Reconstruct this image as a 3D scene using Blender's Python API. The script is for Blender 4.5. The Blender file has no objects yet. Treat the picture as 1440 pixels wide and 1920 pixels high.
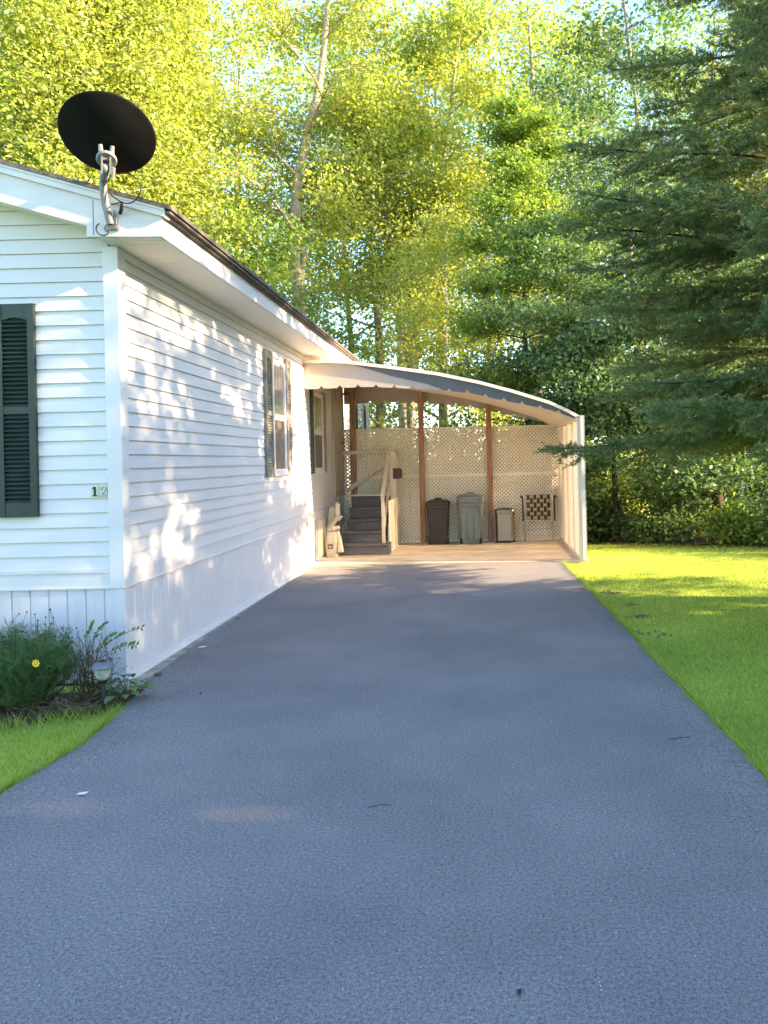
import bpy, math, random
import numpy as np
from mathutils import Vector, Matrix, Euler, noise
R = math.radians
random.seed(7)
scene = bpy.context.scene
COL = scene.collection

# ------------------------------------------------------------------ materials
def new_mat(name):
    m = bpy.data.materials.new(name); m.use_nodes = True
    nt = m.node_tree; nt.nodes.clear()
    return m, nt, nt.nodes, nt.links

def N(nodes, typ, **kw):
    n = nodes.new(typ)
    for k, v in kw.items():
        setattr(n, k, v)
    return n

def simple(name, col, rough=0.5, metal=0.0, var=0.06, scale=6.0, bump=0.0, bscale=60.0, spec=0.4, stretch=None, dirt=None, coat=0.0):
    m, nt, n, l = new_mat(name)
    out = N(n, 'ShaderNodeOutputMaterial'); p = N(n, 'ShaderNodeBsdfPrincipled')
    l.new(p.outputs[0], out.inputs[0])
    tc = N(n, 'ShaderNodeTexCoord'); src = tc.outputs['Object']
    if stretch:
        mp = N(n, 'ShaderNodeMapping'); mp.inputs['Scale'].default_value = stretch
        l.new(src, mp.inputs[0]); src = mp.outputs[0]
    nz = N(n, 'ShaderNodeTexNoise'); nz.inputs['Scale'].default_value = scale; nz.inputs['Detail'].default_value = 6
    l.new(src, nz.inputs['Vector'])
    rp = N(n, 'ShaderNodeValToRGB'); e = rp.color_ramp.elements
    e[0].position = 0.3; e[1].position = 0.7
    d = dirt or tuple(max(0, c*(1-2*var)) for c in col)
    e[0].color = (*d, 1); e[1].color = (*[min(1, c*(1+var)) for c in col], 1)
    l.new(nz.outputs[0], rp.inputs[0]); l.new(rp.outputs[0], p.inputs['Base Color'])
    p.inputs['Roughness'].default_value = rough; p.inputs['Metallic'].default_value = metal
    p.inputs['Specular IOR Level'].default_value = spec
    p.inputs['Coat Weight'].default_value = coat
    if bump:
        b = N(n, 'ShaderNodeTexNoise'); b.inputs['Scale'].default_value = bscale; b.inputs['Detail'].default_value = 4
        l.new(src, b.inputs['Vector'])
        bp = N(n, 'ShaderNodeBump'); bp.inputs['Strength'].default_value = bump; bp.inputs['Distance'].default_value = 0.01
        l.new(b.outputs[0], bp.inputs['Height']); l.new(bp.outputs[0], p.inputs['Normal'])
    return m

def leaf_mat(name, c0, c1, c2, trans=0.45, rough=0.45, gloss=0.3):
    """leaf colour from each leaf's own tone; thin and translucent"""
    m, nt, n, l = new_mat(name)
    out = N(n, 'ShaderNodeOutputMaterial')
    at = N(n, 'ShaderNodeAttribute', attribute_name='tone')
    rp = N(n, 'ShaderNodeValToRGB'); e = rp.color_ramp.elements
    e[0].color = (*c0, 1); e[1].color = (*c2, 1)
    x = e.new(0.5); x.color = (*c1, 1)
    l.new(at.outputs['Fac'], rp.inputs[0])
    p = N(n, 'ShaderNodeBsdfPrincipled'); p.inputs['Roughness'].default_value = rough
    p.inputs['Specular IOR Level'].default_value = gloss
    l.new(rp.outputs[0], p.inputs['Base Color'])
    t = N(n, 'ShaderNodeBsdfTranslucent')
    g = N(n, 'ShaderNodeMixRGB', blend_type='MULTIPLY'); g.inputs[0].default_value = 1
    g.inputs[2].default_value = (1.5, 1.45, 0.55, 1)
    l.new(rp.outputs[0], g.inputs[1]); l.new(g.outputs[0], t.inputs[0])
    mx = N(n, 'ShaderNodeMixShader'); mx.inputs[0].default_value = trans
    l.new(p.outputs[0], mx.inputs[1]); l.new(t.outputs[0], mx.inputs[2]); l.new(mx.outputs[0], out.inputs[0])
    return m

def asphalt_mat():
    m, nt, n, l = new_mat('asphalt')
    out = N(n, 'ShaderNodeOutputMaterial'); p = N(n, 'ShaderNodeBsdfPrincipled'); l.new(p.outputs[0], out.inputs[0])
    tc = N(n, 'ShaderNodeTexCoord'); src = tc.outputs['Object']
    def noise_(scale, detail=4, rough=0.6):
        z = N(n, 'ShaderNodeTexNoise'); z.inputs['Scale'].default_value = scale; z.inputs['Detail'].default_value = detail
        z.inputs['Roughness'].default_value = rough; l.new(src, z.inputs['Vector']); return z
    big = noise_(0.9, 5, 0.6); mid = noise_(80, 5, 0.75); fine = noise_(230, 3, 0.6)
    r1 = N(n, 'ShaderNodeValToRGB'); e = r1.color_ramp.elements
    e[0].position = 0.37; e[1].position = 0.63
    e[0].color = (0.042, 0.040, 0.041, 1); e[1].color = (0.345, 0.322, 0.320, 1)
    ad = N(n, 'ShaderNodeMixRGB'); ad.inputs[0].default_value = 0.5
    l.new(mid.outputs[0], ad.inputs[1]); l.new(fine.outputs[0], ad.inputs[2])
    l.new(ad.outputs[0], r1.inputs[0])
    r2 = N(n, 'ShaderNodeValToRGB'); e = r2.color_ramp.elements
    e[0].position = 0.3; e[1].position = 0.75; e[0].color = (0.74, 0.74, 0.76, 1); e[1].color = (1.15, 1.12, 1.09, 1)
    l.new(big.outputs[0], r2.inputs[0])
    mu = N(n, 'ShaderNodeMixRGB', blend_type='MULTIPLY'); mu.inputs[0].default_value = 1
    l.new(r1.outputs[0], mu.inputs[1]); l.new(r2.outputs[0], mu.inputs[2])
    # pale chips of stone
    vo = N(n, 'ShaderNodeTexVoronoi'); vo.inputs['Scale'].default_value = 70; l.new(src, vo.inputs['Vector'])
    cs = N(n, 'ShaderNodeSeparateColor'); l.new(vo.outputs['Color'], cs.inputs[0])
    gt = N(n, 'ShaderNodeMath', operation='GREATER_THAN'); gt.inputs[1].default_value = 0.978; l.new(cs.outputs[0], gt.inputs[0])
    lt = N(n, 'ShaderNodeMath', operation='LESS_THAN'); lt.inputs[1].default_value = 0.22; l.new(vo.outputs['Distance'], lt.inputs[0])
    an = N(n, 'ShaderNodeMath', operation='MULTIPLY'); l.new(gt.outputs[0], an.inputs[0]); l.new(lt.outputs[0], an.inputs[1])
    mc = N(n, 'ShaderNodeMixRGB'); mc.inputs[2].default_value = (0.42, 0.41, 0.40, 1)
    l.new(an.outputs[0], mc.inputs[0]); l.new(mu.outputs[0], mc.inputs[1])
    l.new(mc.outputs[0], p.inputs['Base Color'])
    p.inputs['Roughness'].default_value = 0.85; p.inputs['Specular IOR Level'].default_value = 0.35
    b1 = N(n, 'ShaderNodeBump'); b1.inputs['Strength'].default_value = 0.55; b1.inputs['Distance'].default_value = 0.012
    l.new(ad.outputs[0], b1.inputs['Height']); l.new(b1.outputs[0], p.inputs['Normal'])
    return m

def ground_mat():
    m, nt, n, l = new_mat('lawn_soil')
    out = N(n, 'ShaderNodeOutputMaterial'); p = N(n, 'ShaderNodeBsdfPrincipled'); l.new(p.outputs[0], out.inputs[0])
    tc = N(n, 'ShaderNodeTexCoord'); src = tc.outputs['Object']
    a = N(n, 'ShaderNodeTexNoise'); a.inputs['Scale'].default_value = 1.3; a.inputs['Detail'].default_value = 8; l.new(src, a.inputs['Vector'])
    b = N(n, 'ShaderNodeTexNoise'); b.inputs['Scale'].default_value = 45; b.inputs['Detail'].default_value = 5; l.new(src, b.inputs['Vector'])
    mx = N(n, 'ShaderNodeMixRGB'); mx.inputs[0].default_value = 0.5; l.new(a.outputs[0], mx.inputs[1]); l.new(b.outputs[0], mx.inputs[2])
    rp = N(n, 'ShaderNodeValToRGB'); e = rp.color_ramp.elements
    e[0].position = 0.33; e[0].color = (0.17, 0.25, 0.04, 1); e[1].position = 0.66; e[1].color = (0.38, 0.47, 0.075, 1)
    l.new(mx.outputs[0], rp.inputs[0])
    # leaf litter under the woods, by place in the garden
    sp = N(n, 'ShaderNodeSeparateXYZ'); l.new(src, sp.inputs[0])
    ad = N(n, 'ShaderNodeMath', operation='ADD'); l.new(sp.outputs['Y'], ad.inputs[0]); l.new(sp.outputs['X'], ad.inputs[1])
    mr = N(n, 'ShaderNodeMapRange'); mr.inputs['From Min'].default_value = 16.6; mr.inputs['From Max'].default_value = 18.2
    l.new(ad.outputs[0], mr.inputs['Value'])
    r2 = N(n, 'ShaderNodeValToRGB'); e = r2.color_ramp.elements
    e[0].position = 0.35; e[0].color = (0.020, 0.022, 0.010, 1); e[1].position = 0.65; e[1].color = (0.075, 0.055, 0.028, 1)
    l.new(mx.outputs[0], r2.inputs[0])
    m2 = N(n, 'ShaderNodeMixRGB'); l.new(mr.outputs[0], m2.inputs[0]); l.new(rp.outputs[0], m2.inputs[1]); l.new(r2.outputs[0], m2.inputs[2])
    l.new(m2.outputs[0], p.inputs['Base Color']); p.inputs['Roughness'].default_value = 0.95
    p.inputs['Specular IOR Level'].default_value = 0.1
    bp = N(n, 'ShaderNodeBump'); bp.inputs['Strength'].default_value = 0.6; bp.inputs['Distance'].default_value = 0.03
    l.new(b.outputs[0], bp.inputs['Height']); l.new(bp.outputs[0], p.inputs['Normal'])
    return m

def bark_mat(name, c0, c1, scale=9):
    return simple(name, c1, 0.9, dirt=c0, scale=scale, bump=0.8, bscale=30, spec=0.1, stretch=(1, 1, 0.35))

def soffit_mat():
    m, nt, n, l = new_mat('soffit_vinyl')
    out = N(n, 'ShaderNodeOutputMaterial'); p = N(n, 'ShaderNodeBsdfPrincipled'); l.new(p.outputs[0], out.inputs[0])
    p.inputs['Base Color'].default_value = (0.80, 0.77, 0.71, 1); p.inputs['Roughness'].default_value = 0.5
    tc = N(n, 'ShaderNodeTexCoord')
    w = N(n, 'ShaderNodeTexWave', bands_direction='Y'); w.inputs['Scale'].default_value = 3.2
    l.new(tc.outputs['Object'], w.inputs['Vector'])
    rp = N(n, 'ShaderNodeValToRGB'); e = rp.color_ramp.elements; e[0].position = 0.02; e[1].position = 0.15
    l.new(w.outputs['Fac'], rp.inputs[0])
    bp = N(n, 'ShaderNodeBump'); bp.inputs['Strength'].default_value = 0.8; bp.inputs['Distance'].default_value = 0.01
    l.new(rp.outputs[0], bp.inputs['Height']); l.new(bp.outputs[0], p.inputs['Normal'])
    return m

M = dict(
    siding=simple('white_vinyl_siding', (0.63, 0.61, 0.625), 0.42, var=0.025, scale=1.2, bump=0.04, bscale=14),
    trim=simple('white_trim', (0.645, 0.62, 0.635), 0.45, var=0.03, scale=4),
    fascia=simple('weathered_white_board', (0.62, 0.585, 0.595), 0.5, var=0.05, scale=3, stretch=(1, .3, 3)),
    skirt=simple('vinyl_skirting', (0.61, 0.59, 0.62), 0.4, var=0.03, scale=2),
    soffit=soffit_mat(),
    shingle=simple('brown_grey_shingle', (0.12, 0.105, 0.095), 0.95, var=0.3, scale=25, bump=0.6, bscale=90),
    drip=simple('weathered_drip_edge', (0.10, 0.085, 0.075), 0.7, var=0.3, scale=12),
    green=simple('dark_green_shutter', (0.018, 0.034, 0.027), 0.45, var=0.12, scale=8, bump=0.1, bscale=120),
    graygreen=simple('grey_green_shutter', (0.24, 0.225, 0.185), 0.55, var=0.12, scale=8),  # greyer and lighter than the front shutters
    sunlittan=simple('sunlit_tan_shutter', (0.36, 0.30, 0.24), 0.6, var=0.1, scale=8),  # tan lightened to stand in for sun on the far shutters
    concrete=simple('tan_concrete', (0.74, 0.58, 0.41), 0.9, var=0.14, scale=3.2, bump=0.25, bscale=70, stretch=(.6, 1.6, 1)),
    footing=simple('old_concrete', (0.33, 0.29, 0.24), 0.95, var=0.25, scale=6, bump=0.4, bscale=60),
    post=simple('red_brown_wood', (0.40, 0.215, 0.135), 0.8, var=0.2, scale=10, bump=0.2, bscale=60, stretch=(3, 3, .3)),
    lattice=simple('cream_lattice', (0.86, 0.76, 0.61), 0.55, var=0.03, scale=3),
    awning_grey=simple('grey_awning_metal', (0.13, 0.12, 0.13), 0.5, var=0.06, scale=4),
    awning_tan=simple('cream_awning_metal', (0.46, 0.38, 0.33), 0.5, var=0.04, scale=3),
    awning_white=simple('white_awning_metal', (0.80, 0.71, 0.60), 0.45, var=0.03, scale=4),
    beige=simple('beige_painted_wood', (0.66, 0.56, 0.42), 0.6, var=0.07, scale=8, stretch=(2, 2, .5)),
    carpet=simple('grey_carpet', (0.16, 0.145, 0.14), 1.0, var=0.10, scale=22, bump=0.7, bscale=180, spec=0.1),
    black=simple('matt_black_paint', (0.0055, 0.0055, 0.006), 0.65, var=0.2, scale=9, spec=0.15),
    steel=simple('galvanised_steel', (0.22, 0.225, 0.235), 0.55, 0.35, var=0.12, scale=14),
    rubber=simple('black_rubber', (0.012, 0.012, 0.013), 0.6, var=0.1),
    binbrown=simple('dark_brown_plastic', (0.042, 0.032, 0.031), 0.42, var=0.1, scale=5, bump=0.05, bscale=80),
    bingreen=simple('grey_green_plastic', (0.165, 0.19, 0.19), 0.45, var=0.07, scale=5, bump=0.05, bscale=80),
    stainless=simple('brushed_stainless', (0.27, 0.235, 0.20), 0.36, 1.0, var=0.05, scale=20, stretch=(8, 8, .2)),
    pane=simple('window_glass', (0.30, 0.26, 0.20), 0.06, var=0.25, scale=3.5, spec=0.9, stretch=(1, 5, .25)),
    screen=simple('insect_screen', (0.16, 0.115, 0.095), 0.55, var=0.1, scale=4),
    red=simple('dark_red_metal', (0.075, 0.018, 0.018), 0.4, var=0.15),
    webdark=simple('dark_green_webbing', (0.05, 0.052, 0.028), 0.8, var=0.15, scale=30),
    webtan=simple('tan_webbing', (0.48, 0.37, 0.24), 0.8, var=0.1, scale=30),
    alu=simple('dull_aluminium', (0.60, 0.58, 0.54), 0.35, 0.8, var=0.06),
    cream=simple('cream_plastic', (0.60, 0.51, 0.36), 0.45, var=0.06, scale=8),
    canvas=simple('cream_canvas', (0.66, 0.57, 0.40), 0.9, var=0.08, scale=9, bump=0.3, bscale=40),
    label=simple('brown_grey_label', (0.16, 0.13, 0.11), 0.5, var=0.1),
    plate=simple('number_plate_cream', (0.55, 0.56, 0.47), 0.4, var=0.05),
    digit=simple('number_black', (0.012, 0.012, 0.012), 0.5, var=0.1),
    digitgrey=simple('number_outline', (0.17, 0.17, 0.16), 0.5, var=0.1),
    lampglass=simple('ribbed_lamp_glass', (0.55, 0.56, 0.52), 0.15, var=0.2, scale=20, spec=0.7),
    lampcap=simple('blue_grey_lamp_cap', (0.16, 0.17, 0.19), 0.35, 0.3, var=0.1),
    asphalt=asphalt_mat(), soil=ground_mat(),
    thatch=simple('bare_lawn_soil', (0.26, 0.20, 0.12), 1.0, var=0.35, scale=30, bump=.8, bscale=60, spec=.05),
    mulch=simple('dark_mulch', (0.055, 0.036, 0.022), 1.0, var=0.4, scale=40, bump=1.0, bscale=70),
    bark_pale=bark_mat('pale_bark', (0.22, 0.17, 0.12), (0.55, 0.45, 0.34)),
    bark_grey=bark_mat('grey_bark', (0.12, 0.10, 0.08), (0.36, 0.30, 0.235)),
    bark_dark=bark_mat('dark_bark', (0.025, 0.020, 0.015), (0.085, 0.068, 0.05)),
    twig=simple('dry_twig', (0.10, 0.075, 0.05), 0.9, var=0.3),
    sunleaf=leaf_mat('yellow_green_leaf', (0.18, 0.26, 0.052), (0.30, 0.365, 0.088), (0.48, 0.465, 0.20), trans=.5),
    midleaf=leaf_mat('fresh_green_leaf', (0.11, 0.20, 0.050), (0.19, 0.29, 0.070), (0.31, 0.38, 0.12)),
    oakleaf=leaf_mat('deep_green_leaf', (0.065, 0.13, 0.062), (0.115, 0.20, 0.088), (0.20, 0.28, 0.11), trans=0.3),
    needle=leaf_mat('spruce_needle', (0.080, 0.128, 0.048), (0.148, 0.205, 0.076), (0.29, 0.30, 0.090), trans=0.15, rough=0.5),
    grass=leaf_mat('grass_blade', (0.19, 0.29, 0.060), (0.33, 0.42, 0.090), (0.50, 0.53, 0.16), trans=0.45, gloss=0.2),
    feather=leaf_mat('feathery_leaf', (0.045, 0.105, 0.042), (0.080, 0.165, 0.060), (0.15, 0.23, 0.075), trans=0.3),
    nandina=leaf_mat('glossy_leaflet', (0.05, 0.13, 0.02), (0.09, 0.19, 0.03), (0.15, 0.25, 0.04), trans=0.35),
    yellow=simple('yellow_petal', (0.80, 0.55, 0.02), 0.6, var=0.05),
    paper=simple('pale_scrap', (0.66, 0.63, 0.58), 0.8, var=0.08),
    deadleaf=simple('dead_leaf', (0.20, 0.11, 0.05), 0.9, var=0.2),
)

# ------------------------------------------------------------------ mesh builder
class MB:
    def __init__(s): s.v = []; s.f = []
    def add(s, vs, fs):
        o = len(s.v); s.v += [tuple(p) for p in vs]; s.f += [tuple(i+o for i in f) for f in fs]; return s
    def box(s, x0, x1, y0, y1, z0, z1, mat=None):
        vs = [(x, y, z) for z in (z0, z1) for y in (y0, y1) for x in (x0, x1)]
        if mat is not None: vs = [mat @ Vector(p) for p in vs]
        return s.add(vs, [(0,2,3,1),(4,5,7,6),(0,1,5,4),(2,6,7,3),(0,4,6,2),(1,3,7,5)])
    def bar(s, a, b, w, t, up=(0,0,1)):
        a, b = Vector(a), Vector(b); d = (b-a).normalized(); u = Vector(up)
        if abs(d.dot(u)) > .98: u = Vector((0,1,0))
        x = d.cross(u).normalized(); y = x.cross(d).normalized()
        vs = []
        for p in (a, b):
            for sx, sy in ((-1,-1),(1,-1),(1,1),(-1,1)): vs.append(p + x*sx*w/2 + y*sy*t/2)
        return s.add(vs, [(3,2,1,0),(4,5,6,7),(0,1,5,4),(1,2,6,5),(2,3,7,6),(3,0,4,7)])
    def tube(s, pts, rad, n=8, cap=True):
        pts = [Vector(p) for p in pts]
        rad = rad if hasattr(rad, '__len__') else [rad]*len(pts)
        o = len(s.v); prev = None
        for i, p in enumerate(pts):
            d = (pts[min(i+1, len(pts)-1)] - pts[max(i-1, 0)])
            d = d.normalized() if d.length > 1e-9 else Vector((0,0,1))
            if prev is None:
                u = Vector((0,0,1)) if abs(d.z) < .9 else Vector((1,0,0))
                x = d.cross(u).normalized()
            else:
                x = (prev - d*prev.dot(d)); x = x.normalized() if x.length > 1e-6 else d.orthogonal().normalized()
            prev = x; y = d.cross(x)
            for k in range(n):
                a = 2*math.pi*k/n
                s.v.append(tuple(p + (x*math.cos(a) + y*math.sin(a))*rad[i]))
        for i in range(len(pts)-1):
            for k in range(n):
                a = o+i*n+k; b = o+i*n+(k+1) % n
                s.f.append((a, b, b+n, a+n))
        if cap:
            s.f.append(tuple(o+k for k in reversed(range(n)))); q = o+(len(pts)-1)*n
            s.f.append(tuple(q+k for k in range(n)))
        return s
    def lathe(s, prof, n=24, c=(0,0,0), mat=None):
        o = len(s.v)
        for r, z in prof:
            for k in range(n):
                a = 2*math.pi*k/n; p = Vector((r*math.cos(a), r*math.sin(a), z))
                if mat is not None: p = mat @ p
                s.v.append(tuple(p + Vector(c)))
        for i in range(len(prof)-1):
            for k in range(n):
                a = o+i*n+k; b = o+i*n+(k+1) % n
                s.f.append((a, b, b+n, a+n))
        return s
    def prism(s, poly, axis, a0, a1):
        """polygon (u,v) extruded along axis; X: (y,z)  Y: (x,z)  Z: (x,y)"""
        def mk(u, v, a):
            return {'X': (a, u, v), 'Y': (u, a, v), 'Z': (u, v, a)}[axis]
        n = len(poly); vs = [mk(u, v, a0) for u, v in poly] + [mk(u, v, a1) for u, v in poly]
        fs = [tuple(range(n)), tuple(reversed(range(n, 2*n)))]
        fs += [(i, i+n, (i+1) % n+n, (i+1) % n) for i in range(n)]
        return s.add(vs, fs)
    def build(s, name, mat, parent=None, smooth=False, bevel=0.0, loc=None):
        me = bpy.data.meshes.new(name); me.from_pydata(s.v, [], s.f); me.validate(); me.update()
        import bmesh
        bm = bmesh.new(); bm.from_mesh(me); bmesh.ops.recalc_face_normals(bm, faces=bm.faces); bm.to_mesh(me); bm.free()
        me.materials.append(mat)
        if smooth:
            me.polygons.foreach_set('use_smooth', [True]*len(me.polygons))
        o = bpy.data.objects.new(name, me); COL.objects.link(o)
        if parent is not None:
            o.parent = parent; o.matrix_parent_inverse = Matrix.Translation(parent.location).inverted() if parent.get('_w') else Matrix()
        if bevel:
            b = o.modifiers.new('bevel', 'BEVEL'); b.width = bevel; b.segments = 2; b.limit_method = 'ANGLE'
        return o

def soup(name, V, F, mat, parent=None, tone=None, nper=4):
    """many small faces of nper corners each, by numpy"""
    me = bpy.data.meshes.new(name); nv = len(V); nf = nv//nper
    me.vertices.add(nv); me.vertices.foreach_set('co', np.ascontiguousarray(V, np.float32).ravel())
    me.loops.add(nv); me.loops.foreach_set('vertex_index', np.arange(nv, dtype=np.int32))
    me.polygons.add(nf); me.polygons.foreach_set('loop_start', np.arange(0, nv, nper, dtype=np.int32))
    try: me.polygons.foreach_set('loop_total', np.full(nf, nper, np.int32))
    except Exception: pass
    me.materials.append(mat); me.update()
    if tone is not None:
        a = me.attributes.new('tone', 'FLOAT', 'FACE'); a.data.foreach_set('value', np.ascontiguousarray(tone, np.float32))
    o = bpy.data.objects.new(name, me); COL.objects.link(o)
    if parent is not None: o.parent = parent; o.matrix_parent_inverse = Matrix.Translation(parent.location).inverted() if parent.get('_w') else Matrix()
    return o

def tag(o, label=None, cat=None, group=None, kind=None):
    if label: o['label'] = label
    if cat: o['category'] = cat
    if group: o['group'] = group
    if kind: o['kind'] = kind
    return o

def thing(name, loc, label, cat, group=None):
    """Empty at a thing's base; parts are given in world coordinates"""
    o = bpy.data.objects.new(name, None); COL.objects.link(o)
    o.location = loc; o.empty_display_size = .1; o['_w'] = 1
    return tag(o, label, cat, group)

# ------------------------------------------------------------------ the setting
EYE = 1.49
def gz(x, y):
    d = np.clip(np.asarray(y, float)-11.2, 0, 9)*0.05
    return -0.03 - d
xs = np.concatenate([np.linspace(-260, -14, 22), np.linspace(-12, 14, 66), np.linspace(16, 260, 22)])
ys = np.concatenate([np.linspace(-220, -8, 18), np.linspace(-6, 24, 76), np.linspace(26, 300, 24)])
gv = [(float(x), float(y), float(gz(x, y)) + 0.012*noise.noise((x*.7, y*.7, 0))) for y in ys for x in xs]
nx = len(xs)
gm = MB(); gm.v = gv; gm.f = [(j*nx+i, j*nx+i+1, (j+1)*nx+i+1, (j+1)*nx+i) for j in range(len(ys)-1) for i in range(nx-1)]
tag(gm.build('ground', M['soil'], smooth=True), kind='structure')

# driveway: thick asphalt sheet with slightly ragged edges
def ragged(x, y): return 0.016*noise.noise((x*3, y*3, 1.3)) + 0.012*noise.noise((x*11, y*11, 4.1))
L = [(-2.30, -9.0), (-2.30, 2), (-2.27, 3.58), (-2.21, 4.15), (-2.24, 4.62), (-2.31, 4.99), (-2.385, 5.49), (-2.43, 6.09), (-2.46, 7.4), (-2.47, 9), (-2.47, 11.1)]
Rr = [(1.46, -9.0), (1.34, 2), (1.28, 3.53), (1.24, 5.3), (1.21, 7.0), (1.14, 9.97), (1.12, 11.0)]
def interp(tab, y):
    for (xa, ya), (xb, yb) in zip(tab, tab[1:]):
        if ya <= y <= yb: return xa+(xb-xa)*(y-ya)/(yb-ya)
    return tab[-1][0] if y > tab[-1][1] else tab[0][0]
dm = MB(); yy = list(np.concatenate([np.arange(-9, 2, .5), np.arange(2, 11.21, .06)]))
for y in yy:
    l = interp(L, y)+ragged(0, y); r = interp(Rr, y)+ragged(5, y)
    k = 10
    dm.v += [(l, y, -.06)] + [(l+(r-l)*i/k, y, 0 if 0 < i < k else -.006) for i in range(k+1)] + [(r, y, -.06)]
w = 13
dm.f = [(j*w+i, j*w+i+1, (j+1)*w+i+1, (j+1)*w+i) for j in range(len(yy)-1) for i in range(w-1)]
tag(dm.build('driveway', M['asphalt']), kind='structure')

SL = 0.018
sm = MB().prism([(-2.56, 11.32), (1.50, 11.10), (1.50, 14.20), (-2.56, 14.22)], 'Z', -.55, SL)
tag(sm.build('carport_floor', M['concrete'], bevel=.008), kind='structure')
MB().box(-2.62, -2.40, 5.25, 11.3, -.25, -.012).build('footing_path', M['footing'], bevel=.01)
tag(bpy.data.objects['footing_path'], kind='structure')

# ------------------------------------------------------------------ the house
WX, WY, YEND = -2.55, 5.45, 17.4          # right wall, front wall, far end
EX, EY = -2.12, 5.21                      # eave fascia, front rake
XL, XR = -10.25, -6.40                    # left wall, ridge
house = thing('mobile_home', (-6.4, 11.4, 0), 'long white vinyl sided mobile home with dark green shutters beside the driveway', 'house')
LAP, ZB, ZT = 0.1016, 0.775, 3.05
def rake(x): return 3.125 + 0.30*(-2.62-x) if x > XR else 3.125 + 0.30*(-2.62-(2*XR-x))
def lap_wall(front):
    b = MB(); z = ZB; top = 3.05 if not front else 4.2
    while z < top-.01:
        z1 = min(z+LAP, top); c0, c1 = .016, .003
        if front:
            xa, xb = XL+.05, WX-.075
            k0, k1 = max(0, (z-3.16)/.30), max(0, (z1-3.16)/.30)
            if z > 2.95: xb = -2.60; xa = 2*XR+2.60
            xb1, xa1 = xb-k1*(z > 2.95), xa+k1*(z > 2.95); xb, xa = xb-k0, xa+k0
            if xb1-xa1 < .3: break
            P = lambda x, off, zz: (x, WY-off, zz)
            b.add([P(xa,c0,z), P(xb,c0,z), P(xb1,c1,z1), P(xa1,c1,z1)], [(0,1,2,3)])
            b.add([P(xa,0,z+.001), P(xb,0,z+.001), P(xb,c0,z), P(xa,c0,z)], [(0,1,2,3)])
            b.add([P(xa,c0,z), P(xb,c0,z), P(xb,c0-.002,z+.012), P(xa,c0-.002,z+.012)], [])
        else:
            ya, yb = WY+.08, YEND-.06
            P = lambda y, off, zz: (WX+off, y, zz)
            b.add([P(ya,c0,z), P(yb,c0,z), P(yb,c1,z1), P(ya,c1,z1)], [(0,1,2,3)])
            b.add([P(ya,0,z+.001), P(yb,0,z+.001), P(yb,c0,z), P(ya,c0,z)], [(0,1,2,3)])
        z = z1
    return b
lap_wall(True).build('front_wall', M['siding'], house)
lap_wall(False).build('side_wall', M['siding'], house)
bk = MB().box(XL, WX-.02, WY+.012, YEND-.01, .0, 3.05)      # body behind the cladding: keeps light out
bk.prism([(XL, 3.05), (WX-.02, 3.05), (XR, 4.12)], 'Y', WY+.012, YEND-.01)
bk.build('wall', M['siding'], house)
# skirting with vertical ribs
def ribs(b, front, a0, a1, z0, z1, step=.131, q=1.0):
    n = int(round((a1-a0)/step)); st = (a1-a0)/n
    prof = []
    for i in range(n):
        s = a0+i*st
        prof += [(s, .0), (s+.006, .010), (s+st*.45, .012), (s+st*.49, .0105), (s+st*.53, .012), (s+st-.006, .010)]
    prof.append((a1, 0)); prof = [(t, .011+(d-.011)*q) for t, d in prof]
    o = len(b.v)
    for t, d in prof:
        for z in (z0, z1):
            b.v.append((t, WY-.004-d, z) if front else (WX+.004+d, t, z))
    for i in range(len(prof)-1):
        b.f.append((o+2*i, o+2*i+2, o+2*i+3, o+2*i+1))
ribs_ = MB(); ribs(ribs_, True, XL, WX+.004, -.02, .655); ribs_.build('front_skirt', M['skirt'], house)
ribs_ = MB(); ribs(ribs_, False, WY-.004, YEND, -.02, .655, .15, .25); ribs_.build('side_skirt', M['skirt'], house)
MB().prism([(WX-.05, WY-.022), (WX+.022, WY-.022), (WX+.022, WY+.05), (WX+.012, WY+.05), (WX+.012, WY-.012), (WX-.05, WY-.012)], 'Z', -.01, .648).build('skirt_corner', M['skirt'], house, bevel=.006)
b = MB().box(WX+.002, WX+.032, WY-.03, YEND, -.012, .030).box(WX+.03, WX+.044, WY-.04, YEND, -.016, .004)
b.box(XL, WX+.03, WY-.032, WY+.0, -.012, .030)
b.build('skirt_rail', M['trim'], house, bevel=.004)
# belly band: a wide starter board under the laps
b = MB().box(WX+.003, WX+.022, WY+.08, YEND, .652, ZB-.002).box(WX+.018, WX+.030, WY+.08, YEND, ZB-.016, ZB-.004).box(WX+.02, WX+.030, WY+.08, YEND, .645, .658)
b.box(XL, WX-.075, WY-.022, WY+.0, .652, ZB-.002).box(XL, WX-.075, WY-.030, WY-.018, ZB-.016, ZB-.004).box(XL, WX-.075, WY-.030, WY-.02, .645, .658)
b.build('belly_band', M['trim'], house)
b = MB().prism([(WX-.08, WY-.030), (WX+.028, WY-.030), (WX+.028, WY+.085), (WX-.0, WY+.085), (WX-.0, WY+.0), (WX-.08, WY+.0)], 'Z', .643, 3.045)
b.build('corner_trim', M['trim'], house, bevel=.005)
MB().box(WX-.0, WX+.028, YEND-.07, YEND+.02, .643, 3.045).build('corner_trim', M['trim'], house, bevel=.005)
# frieze under the side soffit
MB().box(WX+.0, WX+.024, WY+.085, YEND-.07, 2.985, 3.046).build('frieze_board', M['trim'], house, bevel=.004)
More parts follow.
